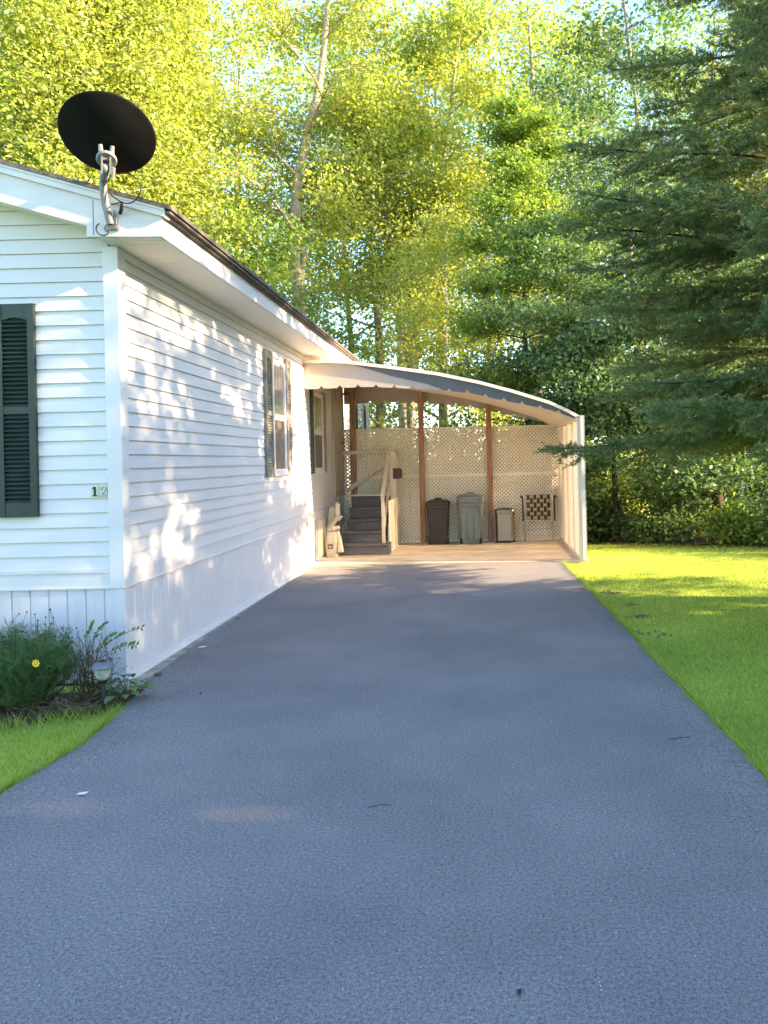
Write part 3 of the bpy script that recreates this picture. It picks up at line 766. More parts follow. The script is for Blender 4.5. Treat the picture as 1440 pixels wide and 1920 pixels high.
for x in (-.40, -.05):
    wb = MB(); wheel(wb, x, 13.56, SL+.055, .052, .03); wb.build('wheel', M['rubber'], B)

B = thing('step_bin', (.382, 13.74, SL), 'stainless steel rounded bin with a dull silver lid beside the lawn chair', 'trash bin', None)
S = lambda i: rounded(.382-i*1.15, .382+i*1.15, 13.74-i*.8, 13.74+i*.8, i*.55, 6)
loft(MB(), [(S(.150), SL+.004), (S(.152), SL+.035)]).build('base', M['rubber'], B)
loft(MB(), [(S(.147), SL+.0355), (S(.147), SL+.50)]).build('body', M['stainless'], B, smooth=False)
b = loft(MB(), [(S(.154), SL+.502), (S(.157), SL+.55), (S(.150), SL+.575), (S(.11), SL+.60), (S(.03), SL+.612)]); b.build('lid', M['stainless'], B, bevel=.004)
MB().box(.34, .43, 13.58, 13.63, SL+.012, SL+.028).build('pedal', M['rubber'], B)

# folded lawn chair leaning on the lattice
C_ = thing('lawn_chair', (.98, 13.78, SL), 'folded lawn chair woven of dark green and tan straps against the lattice', 'lawn chair')
cx0, cx1 = .735, 1.235
def chy(z): return 13.72+.12*z
def cp_(x, z, o=0): return Vector((x, chy(z)+o, z+SL))
b = MB().tube([cp_(cx0, .0), cp_(cx0, .80), cp_(cx0+.03, .835), cp_(cx1-.03, .835), cp_(cx1, .80), cp_(cx1, .0)], .011, 8)
b.build('back_frame', M['alu'], C_, smooth=True)
b = MB().tube([cp_(cx0+.02, .36, -.04), cp_(cx0+.02, .02, -.04), cp_(cx1-.02, .02, -.04), cp_(cx1-.02, .36, -.04)], .010, 8)
b.tube([cp_(cx0+.02, .22, -.04), cp_(cx1-.02, .22, -.04)], .008, 8).build('leg_frame', M['alu'], C_, smooth=True)
for s, x in ((-1, cx0-.03), (1, cx1+.03)):
    b = MB().tube([cp_(x, .36, -.03), cp_(x, .70, -.03), cp_(x+s*.004, .79, -.03)], .013, 8)
    b.tube([cp_(x+s*.004, .79, -.03), cp_(x+s*.03, .82, -.03), cp_(x+s*.035, .79, -.03), cp_(x+s*.012, .775, -.03)], .012, 8)
    b.build('armrest', M['rubber'], C_, smooth=True)
nv_, nh = 7, 6
vx = [cx0+.04+(i+.5)*(cx1-cx0-.08)/nv_ for i in range(nv_)]; hz = [.38+(j+.5)*.45/nh for j in range(nh)]
for i, x in enumerate(vx):
    b = MB()
    for j, z in enumerate(hz):
        o = -.006 if (i+j) % 2 else .006
        b.bar(cp_(x, z-.0375, o), cp_(x, z+.0375, o), .052, .003, up=(0,1,0))
    b.build('strap', M['webdark'], C_)
for j, z in enumerate(hz):
    b = MB()
    for i, x in enumerate(vx):
        o = .004 if (i+j) % 2 else -.010
        hw = (cx1-cx0-.08)/nv_/2
        b.bar(cp_(x-hw, z, o), cp_(x+hw, z, o), .003, .050, up=(0,0,1)) if False else b.bar(cp_(x-hw, z, o), cp_(x+hw, z, o), .05, .003, up=(0,1,0))
    b.build('strap', M['webtan'], C_)

# old cream vacuum cleaner and folded cloth beside the steps
V = thing('vacuum_cleaner', (-2.36, 12.2, SL), 'old cream upright vacuum cleaner draped with its cloth bag beside the steps', 'vacuum cleaner')
S = lambda x, y, w, d: rounded(x-w, x+w, y-d, y+d, min(w, d)*.5, 4)
loft(MB(), [(S(-2.385, 12.16, .085, .07), SL+.004), (S(-2.385, 12.16, .088, .075), SL+.20), (S(-2.385, 12.16, .080, .07), SL+.36), (S(-2.39, 12.16, .060, .055), SL+.395)]).build('body', M['cream'], V, bevel=.004)
MB().box(-2.44, -2.36, 12.08, 12.09, SL+.13, SL+.21).build('badge', M['label'], V)
MB().box(-2.425, -2.385, 12.076, 12.081, SL+.155, SL+.175).build('badge_text', M['cream'], V)
b = MB().tube(smooth_path([Vector((-2.30, 12.17, SL+.40)), Vector((-2.275, 12.15, SL+.30)), Vector((-2.255, 12.13, SL+.16)), Vector((-2.245, 12.11, SL+.07))]), [.028]*6+[.04]*6+[.045]*6+[.035], 10)
b.build('hose', M['canvas'], V, smooth=True)
b = MB().tube(smooth_path([Vector((-2.44, 12.2, SL+.36)), Vector((-2.42, 12.17, SL+.43)), Vector((-2.35, 12.15, SL+.45)), Vector((-2.26, 12.15, SL+.46))]), [.02]+[.045]*12+[.03]*5+[.015], 10)
b.tube(smooth_path([Vector((-2.45, 12.2, SL+.44)), Vector((-2.37, 12.17, SL+.53)), Vector((-2.29, 12.16, SL+.60)), Vector((-2.22, 12.18, SL+.63))]), [.02]+[.034]*12+[.022]*5+[.012], 10)
b.build('bag', M['canvas'], V, smooth=True)
MB().tube([(-2.36, 12.25, SL+.42), (-2.325, 12.27, SL+.74), (-2.31, 12.28, SL+.92)], [.022, .018, .016], 10).build('pole', M['alu'], V, smooth=True)
b = MB().tube(smooth_path([Vector((-2.30, 12.24, SL+.84)), Vector((-2.30, 12.22, SL+.74)), Vector((-2.295, 12.21, SL+.62)), Vector((-2.275, 12.2, SL+.56))]), [.015]+[.04]*12+[.03]*5+[.01], 10)
b.build('bag', M['canvas'], V, smooth=True)
b = MB().tube([(-2.33, 12.26, SL+.86), (-2.33, 12.26, SL+.95), (-2.27, 12.26, SL+.95), (-2.27, 12.26, SL+.86)], .010, 8); b.build('handle', M['label'], V)
MB().tube([(-2.375, 12.12, SL+.52), (-2.355, 12.11, SL+.60)], .018, 8).build('strap_buckle', M['alu'], V)
b = MB(); loft(b, [(S(-2.44, 12.40, .05, .04), SL+.004), (S(-2.43, 12.42, .065, .05), SL+.5), (S(-2.425, 12.44, .05, .04), SL+.74), (S(-2.425, 12.44, .02, .02), SL+.78)])
tag(b.build('rolled_cushion', M['canvas'], bevel=.01), 'rolled cream cushion standing between vacuum cleaner and house wall', 'cushion')
def mat_at(): pass

# ------------------------------------------------------------------ solar lamp and litter
sl = thing('path_light', (-2.39, 4.80, 0), 'small solar path light with blue grey cap at the bed edge', 'garden light')
sx, sy = -2.385, 4.80
MB().tube([(sx+.006, sy, -.05), (sx, sy, .165)], .013, 10).build('stake', M['rubber'], sl, smooth=True)
b = MB().lathe([(.018, .160), (.022, .17), (.024, .18)], 16, (sx, sy, 0)); b.build('collar', M['rubber'], sl)
b = MB(); pr = [(.020, .178), (.036, .20), (.046, .235), (.049, .250)]; n = 44
for r_, z_ in pr:
    for k in range(n):
        a = 2*math.pi*k/n; rr = r_*(1+(.05 if k % 2 else -.05)); b.v.append((sx+rr*math.cos(a), sy+rr*math.sin(a), z_))
for i in range(len(pr)-1):
    for k in range(n): b.f.append((i*n+k, i*n+(k+1) % n, (i+1)*n+(k+1) % n, (i+1)*n+k))
b.build('lamp_shade', M['lampglass'], sl)
MB().lathe([(.048, .250), (.070, .252), (.071, .258), (.055, .277), (.030, .292), (.001, .297)], 28, (sx, sy, 0)).build('cap', M['lampcap'], sl, smooth=True)
MB().box(sx-.02, sx+.02, sy-.02, sy+.02, .294, .2985).build('solar_cell', M['rubber'], sl)

def scrap(x, y, l, w_, a, mat, name, label, cat, grp=None, z=.004):
    ca, sa = math.cos(a), math.sin(a); b = MB(); pts = []
    for u, v, h in ((-1, 0, 0), (-.4, -1, .3), (.5, -.8, .2), (1, .1, .8), (.3, 1, .2), (-.5, .8, .5)):
        px, py = u*l/2, v*w_/2
        pts.append((x+px*ca-py*sa, y+px*sa+py*ca, z+.012*h))
    vs = pts+[(p[0], p[1], p[2]+.002) for p in pts]; n = 6
    b.add(vs, [tuple(range(n)), tuple(range(n, 2*n))]+[(i, i+n, (i+1) % n+n, (i+1) % n) for i in range(n)])
    return tag(b.build(name, mat), label, cat, grp)
scrap(-1.86, 3.53, .055, .016, .1, M['paper'], 'paper_scrap', 'pale scrap lying alone on the asphalt near the left grass', 'scrap')
scrap(-2.33, 6.34, .07, .028, .2, M['paper'], 'paper_scrap', 'pale scrap on the asphalt edge beside the house footing', 'scrap')
scrap(-1.87, 5.04, .016, .014, .7, M['digit'], 'pebble', 'tiny dark pebble on the driveway near the path light', 'pebble')
scrap(.07, 2.15, .016, .016, .7, M['digit'], 'pebble', 'tiny dark pebble on the nearest part of the driveway', 'pebble')
scrap(-2.36, 5.55, .07, .05, .9, M['deadleaf'], 'dead_leaf', 'curled brown leaf by the house corner on the concrete edge', 'leaf')
scrap(-2.40, 7.5, .05, .04, .3, M['deadleaf'], 'dead_leaf', 'curled brown leaf further along the house footing', 'leaf')
for pts, nm, lb in (([(.94, 4.05, .004), (1.0, 4.06, .008), (1.06, 4.08, .004)], 'twig', 'thin dark twig on the driveway near the right lawn'),
                    ([(-.53, 3.33, .004), (-.47, 3.35, .008), (-.43, 3.345, .004)], 'twig', 'thin dark twig in the middle of the driveway')):
    tag(MB().tube(pts, .0016, 5).build(nm, M['digit']), lb, 'twig')

# ------------------------------------------------------------------ vegetation
def frames(rng, n, up=0.6):
    """random leaf frames: direction along the leaf and across it"""
    d = rng.normal(size=(n, 3)); d[:, 2] = d[:, 2]*.6-.25; d /= np.linalg.norm(d, axis=1)[:, None]
    nn = rng.normal(size=(n, 3)); nn[:, 2] += up*2; w = np.cross(d, nn); w /= np.linalg.norm(w, axis=1)[:, None]+1e-9
    return d, w
def leaf_quads(rng, C, size, aspect=.55, up=.6, fold=.12):
    n = len(C); d, w = frames(rng, n, up); s = size*(.5+1.05*rng.random(n)**1.4)[:, None]
    nn = np.cross(w, d)
    V = np.empty((n, 4, 3)); V[:, 0] = C-d*s*.5; V[:, 2] = C+d*s*.5
    V[:, 1] = C-w*s*aspect*.5+nn*s*fold; V[:, 3] = C+w*s*aspect*.5+nn*s*fold
    return V.reshape(-1, 3)
def clumps(rng, centers, per, sig, flat=.55):
    c = np.repeat(np.asarray(centers), per, axis=0)
    g = rng.normal(size=c.shape)*sig; g[:, 2] *= flat
    return c+g

def grow(rng, pts, r0, t0, nlimb, reach, rise, sub=5, taper=.12, prof=None, az_bias=None):
    """trunk polyline pts -> wood tubes, clump centres"""
    wood = MB(); P = [Vector(p) for p in pts]; P = smooth_path(P, 5); n = len(P)
    rad = [r0*(1-(1-taper)*(i/(n-1))**.85)*(1.25 if i == 0 else 1) for i in range(n)]
    wood.tube(P, rad, 10); tips = []
    for k in range(nlimb):
        t = t0+(1-t0)*((k+rng.random()*.8)/nlimb); i = min(n-1, int(t*(n-1))); p = P[i]
        az = k*2.399+rng.normal()*.4
        if az_bias is not None and rng.random() < .35: az = az_bias+rng.normal()*.5
        f = prof(t) if prof else (1-((t-.55)/.55)**2*.7)
        L_ = reach*max(.25, f)*(.7+.5*rng.random()); ris = rise*(.5+.9*rng.random())
        d = Vector((math.cos(az), math.sin(az), ris)).normalized(); q = []
        bend = rng.normal(size=3)*.18
        for j in range(6):
            u = j/5; q.append(p+d*L_*u+Vector((bend[0]*u*u*L_*.5, bend[1]*u*u*L_*.5, -.12*L_*u*u+abs(bend[2])*.3*L_*u*u)))
        rr = rad[i]*.42; wood.tube(q, [max(.008, rr*(1-.85*j/5)) for j in range(6)], 6)
        tips += [q[3], q[4], q[5]]
        for s in range(sub):
            j = 2+int(rng.random()*3.4); j = min(j, 5); a2 = az+rng.choice([-1, 1])*(.5+.8*rng.random()); l2 = L_*(.25+.3*rng.random())
            e = q[j]+Vector((math.cos(a2), math.sin(a2), .1+.5*rng.random())).normalized()*l2
            m_ = (q[j]+e)*.5+Vector(rng.normal(size=3)*.05*l2)
            wood.tube([q[j], m_, e], [max(.006, rr*.35), max(.005, rr*.22), .004], 5)
            tips += [m_, e, (m_+e)*.5+Vector(rng.normal(size=3)*.1)]
    return wood, np.array([tuple(v) for v in tips])

def tree(name, label, cat, pts, r0, t0, nlimb, reach, rise, _unused, lsize, per, sig, leafmat, bark, seed, group=None, sub=5, flat=.75, prof=None, fill=0, up=.6, extra=(), az_bias=None, keep=None):
    rng = np.random.default_rng(seed); base = pts[0]
    o = thing(name, base, label, cat, group)
    wood, tips = grow(rng, pts, r0, t0, nlimb, reach, rise, sub, prof=prof, az_bias=az_bias)
    for ex, er in extra:
        w2, t2 = grow(rng, ex, er, .35, max(5, nlimb//2), reach*.75, rise, sub, prof=prof)
        wood.add(w2.v, w2.f); tips = np.vstack([tips, t2])
    wood.build('trunk', bark, o, smooth=True)
    if keep is not None: tips = tips[[keep(p, rng) for p in tips]]
    C = clumps(rng, tips, per, sig, flat)
    V = leaf_quads(rng, C, lsize, up=up)
    # tone: each spray of leaves has its own shade of green, plus leaf to leaf variation
    tc = np.repeat(rng.normal(size=len(tips))*.16, per)
    tone = np.clip(.5+tc+rng.normal(size=len(C))*.17, 0, 1)
    cr = soup('crown', V, None, leafmat, o, tone)
    return o

def base(x, y, *up):
    return [(x, y, float(gz(x, y))-.1)]+[tuple(p) for p in up]
wide = lambda t: .55+.45*math.sin(math.pi*min(1, max(0, (t-.1)/.95)))
# sunlit trees behind the house
tree('broadleaf_tree', 'tall sunlit tree with thick pale trunk rising behind the house roof', 'tree',
     base(-5.2, 22, (-5.15, 22, 3), (-5.1, 22, 5.8), (-5.15, 22, 8.5), (-4.9, 22, 10.3), (-4.4, 22, 12.2), (-4.1, 22, 14.5), (-3.8, 22, 17.5)),
     .29, .34, 26, 2.3, .45, None, .115, 56, .36, M['sunleaf'], M['bark_pale'], 11, sub=6, prof=wide, keep=lambda p, r: not (abs(p[0]-np.interp(p[2], [0, 8.5, 10.3, 12.2, 14.5], [-5.15, -5.15, -4.9, -4.4, -4.1])) < .75 and p[1] < 22.5 and r.random() < .93),
     extra=[([(-5.12, 22, 6.6), (-4.9, 21.9, 7.3), (-4.45, 21.8, 8.6), (-3.9, 21.7, 10.2), (-3.5, 21.7, 12)], .10)])
tree('broadleaf_tree', 'forked tree with several leaning grey trunks right of the pale trunk', 'tree',
     base(-2.3, 24, (-2.4, 24, 3.5), (-2.45, 24, 6), (-2.7, 24, 8.1), (-2.8, 24, 9.8), (-2.75, 24, 12), (-2.7, 24, 16)),
     .22, .3, 24, 2.4, .6, None, .125, 62, .42, M['sunleaf'], M['bark_grey'], 12, sub=5, prof=wide,
     extra=[([(-2.3, 24, .5), (-2.05, 24, 4.5), (-1.7, 24, 8.2), (-1.5, 24, 9.3), (-1.0, 24, 10.8), (-.7, 24, 12.7), (-.2, 24, 16)], .2),
            ([(-2.4, 24, 1.5), (-2.25, 24.3, 5), (-2.1, 24.4, 8), (-2.0, 24.5, 11), (-1.7, 24.5, 14.5)], .12)])
tree('maple_tree', 'broad yellow green tree of many thin stems behind the satellite dish', 'tree',
     base(-10.2, 18.5, (-10.3, 18.5, 4), (-10.6, 18.5, 8.8), (-11.2, 18.5, 11.5), (-11.6, 18.5, 15.5)),
     .2, .2, 40, 3.1, .5, None, .105, 90, .46, M['sunleaf'], M['bark_pale'], 13, sub=6, prof=wide,
     extra=[([(-10.1, 18.5, 1), (-9.5, 18.3, 6), (-9.1, 18.3, 10), (-8.6, 18.3, 13), (-7.9, 18.3, 15.5)], .15),
            ([(-10.1, 18.5, 1.5), (-9.9, 19, 7), (-9.7, 19.3, 11), (-9.6, 19.5, 15)], .12)])
tree('maple_tree', 'dense yellow green tree between the satellite dish and the pale trunk', 'tree',
     base(-8.6, 19.5, (-8.6, 19.5, 4), (-8.7, 19.5, 7.5), (-8.4, 19.5, 10.5), (-8.0, 19.5, 15.8)),
     0.19, .18, 40, 2.2, .5, None, .105, 90, .46, M['sunleaf'], M['bark_pale'], 14, sub=6, prof=wide)
tree('maple_tree', 'shaded green lower tree just behind the house eave', 'tree',
     base(-5.9, 20.2, (-5.9, 20.2, 3), (-5.8, 20.2, 5.5), (-5.7, 20.2, 7.8)),
     .09, .35, 16, 1.7, .3, None, .105, 42, .3, M['midleaf'], M['bark_grey'], 15, sub=5)
tree('young_tree', 'slim young tree with a straight dark stem and flat green sprays', 'tree',
     base(1.02, 17, (1.02, 17, 3), (1.0, 17, 5.6), (1.02, 17, 7.4), (1.05, 17, 9.2)),
     .075, .22, 26, 1.75, .18, None, .10, 52, .27, M['midleaf'], M['bark_dark'], 16, sub=6, flat=.28, prof=lambda t: 1.05-t*.75, up=1.3)
tree('young_tree', 'thin pale young tree just behind the carport roof', 'tree',
     base(-.85, 19.5, (-.85, 19.5, 3), (-.82, 19.5, 5), (-.75, 19.5, 7.6)),
     .05, .3, 16, 1.5, .3, None, .10, 44, .3, M['sunleaf'], M['bark_pale'], 17, sub=5)
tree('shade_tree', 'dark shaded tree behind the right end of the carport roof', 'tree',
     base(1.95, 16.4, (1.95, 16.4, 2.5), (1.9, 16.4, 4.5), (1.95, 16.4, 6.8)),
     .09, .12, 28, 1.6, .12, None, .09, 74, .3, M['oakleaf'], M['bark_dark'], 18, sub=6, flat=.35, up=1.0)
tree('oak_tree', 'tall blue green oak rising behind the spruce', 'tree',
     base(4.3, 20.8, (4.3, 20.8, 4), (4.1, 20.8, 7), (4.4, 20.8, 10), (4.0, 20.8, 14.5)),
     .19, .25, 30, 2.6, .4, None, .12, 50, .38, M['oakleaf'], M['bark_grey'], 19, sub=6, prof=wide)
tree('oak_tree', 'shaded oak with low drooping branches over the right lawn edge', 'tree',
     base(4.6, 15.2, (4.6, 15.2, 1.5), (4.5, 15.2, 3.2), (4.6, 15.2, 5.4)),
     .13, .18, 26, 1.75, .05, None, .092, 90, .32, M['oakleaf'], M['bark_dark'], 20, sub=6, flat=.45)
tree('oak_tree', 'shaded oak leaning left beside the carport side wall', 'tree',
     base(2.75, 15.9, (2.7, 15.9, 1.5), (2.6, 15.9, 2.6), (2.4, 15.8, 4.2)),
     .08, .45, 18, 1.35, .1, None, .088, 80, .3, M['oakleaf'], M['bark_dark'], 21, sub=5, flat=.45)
# the wood further back
rngW = np.random.default_rng(5)
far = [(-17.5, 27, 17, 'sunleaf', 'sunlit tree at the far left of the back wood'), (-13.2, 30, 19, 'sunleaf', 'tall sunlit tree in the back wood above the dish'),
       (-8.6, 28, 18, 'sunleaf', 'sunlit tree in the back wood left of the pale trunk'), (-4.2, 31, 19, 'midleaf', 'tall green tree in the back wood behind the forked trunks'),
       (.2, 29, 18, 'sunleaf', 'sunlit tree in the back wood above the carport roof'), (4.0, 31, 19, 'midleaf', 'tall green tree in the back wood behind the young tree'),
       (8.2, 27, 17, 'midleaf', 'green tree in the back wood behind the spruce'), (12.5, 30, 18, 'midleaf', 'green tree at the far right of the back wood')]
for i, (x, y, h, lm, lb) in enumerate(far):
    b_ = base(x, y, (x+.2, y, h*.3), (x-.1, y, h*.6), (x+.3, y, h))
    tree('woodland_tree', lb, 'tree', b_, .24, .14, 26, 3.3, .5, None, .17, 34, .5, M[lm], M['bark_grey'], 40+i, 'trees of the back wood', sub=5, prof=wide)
woods = [o for o in bpy.data.objects if o.name.startswith('woodland_tree')]
for i, (x, y, k, lb) in enumerate([(-21, 37, 1, 'hindmost wood tree at the far left'), (-15.5, 38, 0, 'hindmost wood tree behind the satellite dish'), (-11, 36, 2, 'hindmost wood tree between the dish and the pale trunk'),
                                   (-6.3, 37, 4, 'hindmost wood tree behind the pale trunk'), (-1.8, 36, 3, 'hindmost wood tree behind the forked trunks'), (2.6, 35.5, 5, 'hindmost wood tree above the carport roof'),
                                   (6.6, 37, 6, 'hindmost wood tree behind the young tree'), (11, 36, 2, 'hindmost wood tree behind the spruce'), (2.0, 25.5, 4, 'wood tree standing just behind the young tree'),
                                   (-9, -15, 0, 'unseen tree added to block sky light on the house front'), (-2.5, -17, 2, 'unseen tree added down the drive to block sky light'), (4.5, -15.5, 4, 'unseen tree added on the lawn side to block sky light')]):  # last three stand unseen behind the camera, added to cut low sky light
    src = woods[k]; c = src.copy(); COL.objects.link(c); c['label'] = lb; c.location = (x, y, float(gz(x, y))-.1); c.rotation_euler.z = 1.1+i*1.7; c.scale.z = 1.12 if y > 30 else .95
    for ch in src.children:
        inv = ch.matrix_parent_inverse.copy(); d = ch.copy(); COL.objects.link(d); d.parent = c; d.matrix_parent_inverse = inv
# trees beside the drive, beyond the right edge, that shade it
road = []
for i, (x, y, h, lb) in enumerate([(9.4, 4.6, 6.8, 'roadside tree nearest the spruce beyond the lawn'), (9.8, .2, 7.6, 'middle roadside tree beyond the lawn')]):
    road.append(tree('roadside_tree', lb, 'tree', base(x, y, (x+.1, y, h*.4), (x, y, h*.75), (x+.1, y, h)), .2, .05, 40, 2.3, .22, None, .17, 62, .42, M['midleaf'], M['bark_grey'], 60+i, 'trees shading the lawn', sub=6, prof=wide, keep=lambda p, r: p[2] < 4.5 or r.random() < .22))
for i_, (src, x, y, rz, lb) in enumerate([(1, 9.3, -4.3, 1.0, 'roadside tree far behind the lawn'), (0, 13.6, 4.6, 2.1, 'rear roadside tree behind the nearest one'),
                          (1, 13.8, -1.6, 4.0, 'rear roadside tree behind the middle one'), (0, 9.6, -8.6, 3.0, 'last roadside tree down the road'), (1, 14.2, 1.2, 5.2, 'rearmost roadside tree behind the gap'), (1, 11.8, 2.3, 2.6, 'roadside tree filling the gap between the two others')]):
    c = road[src].copy(); COL.objects.link(c); c['label'] = lb; c.location = (x, y, 0); c.rotation_euler.z = rz
    if i_ == 1: c.scale.z = .88
    if x == 11.8: c.scale.z = .82
    for ch in road[src].children:
        inv = ch.matrix_parent_inverse.copy(); d = ch.copy(); COL.objects.link(d); d.parent = c; d.matrix_parent_inverse = inv

# ---- spruce on the right
def spruce(name, label, x, y, h, z0, reach, seed, nb=120, mat='needle'):
    rng = np.random.default_rng(seed); g = float(gz(x, y))
    o = thing(name, (x, y, g), label, 'tree')
    wood = MB().tube([(x, y, g-.1), (x+.02, y, g+h*.3), (x, y, g+h*.7), (x, y, g+h)], [.2, .15, .08, .015], 12)
    A, B_ = [], []      # twig segments
    dead = []
    for k in range(nb):
        t = (k+rng.random())/nb; z = z0+(h-z0-.2)*t**1.35
        f = min(1, 1.42*(1-t)**.75)*(.55+.5*rng.random()); L_ = max(.25, reach*f); az = k*2.399963+rng.normal()*.25
        ux, uy = math.cos(az), math.sin(az)
        if ux > -.15 and rng.random() < .78: continue        # thinned on the out-of-view side so sun dapples the house wall
        drop = (.10+.22*rng.random())*(1-t*.7)
        q = []
        for j in range(8):
            u = j/7
            q.append(np.array([x+ux*L_*u+rng.normal()*.02, y+uy*L_*u+rng.normal()*.02, g+z+L_*(.10*u-drop*2.2*u*u+drop*1.25*u**3*1.1)]))
        wood.tube(q, [max(.006, .035*(1-t*.6)*(1-.8*j/7)) for j in range(8)], 6)
        side = np.array([-uy, ux, 0.])
        nl = int(L_/.06)
        for m in range(nl):
            u = .22+.78*(m+rng.random())/nl; i = min(6, int(u*7)); fr = u*7-i
            p = q[i]*(1-fr)+q[i+1]*fr
            ax = (q[i+1]-q[i]); ax /= np.linalg.norm(ax)
            for sg in (-1, 1):
                if rng.random() < .12: continue
                ll = (.16+.50*L_/2.6*math.sin(math.pi*min(1, .25+u*.78))) * (.6+.7*rng.random())
                dv = ax*(.75+.3*rng.random())+side*sg*(.85+.4*rng.random())+np.array([0, 0, -.45+.75*rng.random()]); dv /= np.linalg.norm(dv)
                e = p+dv*ll+np.array([0, 0, -.10*ll]); A.append(p); B_.append(e)
                for s in range(int(ll/.06)):
                    w_ = .2+.75*rng.random(); pp = p+(e-p)*w_; l3 = (.07+.14*rng.random())*(1.1-w_*.5)
                    sd = np.cross(dv, [0, 0, 1.]); dd = dv*.8+sd*rng.choice([-1, 1])*(.5+.5*rng.random())+np.array([0, 0, -.35+.9*rng.random()]); dd /= np.linalg.norm(dd)
                    A.append(pp); B_.append(pp+dd*l3)
        A.append(q[6]); B_.append(q[7]+(q[7]-q[6])*.3)
    wood.build('trunk', M['bark_dark'], o, smooth=True)
    A = np.array(A); B_ = np.array(B_); Ls = np.linalg.norm(B_-A, axis=1)
    cnt = np.maximum(5, (Ls/.0072).astype(int)); idx = np.repeat(np.arange(len(A)), cnt); n = len(idx)
    u = rng.random(n)[:, None]; P0 = A[idx]+(B_[idx]-A[idx])*u
    ax = ((B_-A)/Ls[:, None])[idx]; rd = rng.normal(size=(n, 3)); rd -= ax*np.sum(rd*ax, 1)[:, None]; rd /= np.linalg.norm(rd, axis=1)[:, None]
    rd[:, 2] += .25
    dv = ax*.75+rd*.75; dv /= np.linalg.norm(dv, axis=1)[:, None]
    ln = (.032+.022*rng.random(n))[:, None]; wv = np.cross(dv, rng.normal(size=(n, 3))); wv /= np.linalg.norm(wv, axis=1)[:, None]
    V = np.empty((n, 3, 3)); V[:, 0] = P0-wv*.0050; V[:, 1] = P0+wv*.0050; V[:, 2] = P0+dv*ln
    tone = np.clip(.42+np.repeat(rng.normal(size=len(A))*.17, cnt)+rng.normal(size=n)*.12, 0, 1)
    soup('crown', V.reshape(-1, 3), None, M[mat], o, tone, nper=3)
    open('/tmp/n.txt','w').write(str(n)) if False else None
    return o
spruce('spruce_tree', 'large dark spruce reaching over the lawn from the right', 3.8, 7.9, 10.5, 1.75, 3.2, 3, nb=190)

# ---- low plants
def shrub(name, label, x, y, w_, d_, h, n, size, leafmat, seed, cat='shrub', group=None, stems=9, z=None, up=.6):
    rng = np.random.default_rng(seed); g = float(gz(x, y)) if z is None else z
    o = thing(name, (x, y, g), label, cat, group)
    b = MB(); tips = []
    for k in range(stems):
        a = rng.random()*6.28; r = math.sqrt(rng.random()); hh = h*(.55+.5*rng.random())*(1-.25*r)
        e = np.array([x+math.cos(a)*r*w_, y+math.sin(a)*r*d_, g+hh]); s0 = np.array([x+math.cos(a)*r*w_*.3, y+math.sin(a)*r*d_*.3, g-.03])
        m_ = (s0+e)/2+rng.normal(size=3)*.06*h
        b.tube([s0, m_, e], [.012*h+.004, .008*h+.003, .003], 5); tips += [e, m_, (m_+e)/2, m_*.6+s0*.4]
        for q in range(3):
            tips.append(m_+(e-m_)*rng.random()+rng.normal(size=3)*np.array([w_, d_, h])*.16)
    b.build('stem', M['bark_dark'], o)
    tips = np.array(tips); per = max(3, n//len(tips))
    C = clumps(rng, tips, per, min(w_, h)*.22, .8); C[:, 2] = np.maximum(C[:, 2], g+.01)
    tone = np.clip(.5+np.repeat(rng.normal(size=len(tips))*.16, per)+rng.normal(size=len(C))*.17, 0, 1)
    soup('foliage', leaf_quads(rng, C, size, up=up), None, leafmat, o, tone)
    return o
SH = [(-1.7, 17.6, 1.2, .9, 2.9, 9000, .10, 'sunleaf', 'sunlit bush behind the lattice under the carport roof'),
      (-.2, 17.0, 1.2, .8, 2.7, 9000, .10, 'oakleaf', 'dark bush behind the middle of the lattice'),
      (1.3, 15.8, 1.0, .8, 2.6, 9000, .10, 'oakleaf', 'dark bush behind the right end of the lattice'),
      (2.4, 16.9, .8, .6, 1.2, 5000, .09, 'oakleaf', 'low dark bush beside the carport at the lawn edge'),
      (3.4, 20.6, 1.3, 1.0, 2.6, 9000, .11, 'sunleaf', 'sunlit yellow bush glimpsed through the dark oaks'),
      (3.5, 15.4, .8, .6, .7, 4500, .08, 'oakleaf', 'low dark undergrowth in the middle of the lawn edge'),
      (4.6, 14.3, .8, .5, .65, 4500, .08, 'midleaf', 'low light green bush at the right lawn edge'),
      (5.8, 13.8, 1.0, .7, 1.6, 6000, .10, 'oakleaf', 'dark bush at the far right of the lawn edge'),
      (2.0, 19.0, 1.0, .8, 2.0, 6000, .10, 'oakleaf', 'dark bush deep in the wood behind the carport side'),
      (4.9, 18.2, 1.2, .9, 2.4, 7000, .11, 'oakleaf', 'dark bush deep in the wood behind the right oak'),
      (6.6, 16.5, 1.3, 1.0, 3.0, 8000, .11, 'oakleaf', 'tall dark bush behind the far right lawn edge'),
      (6.4, 12.7, .9, .7, 1.55, 4200, .09, 'midleaf', 'unseen green bush added to shade the lawn past the right picture edge'),  # this bush and the next are added out of view to shade the lawn
      (6.6, 11.5, .9, .6, 1.35, 3000, .09, 'midleaf', 'smaller unseen green bush added nearest the spruce to shade the lawn'),
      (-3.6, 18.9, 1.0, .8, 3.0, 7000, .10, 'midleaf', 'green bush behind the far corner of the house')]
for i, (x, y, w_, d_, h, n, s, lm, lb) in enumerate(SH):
    shrub('woodland_bush', lb, x, y, w_, d_, h, n, s, M[lm], 80+i, 'bush', 'bushes along the edge of the wood', stems=14)

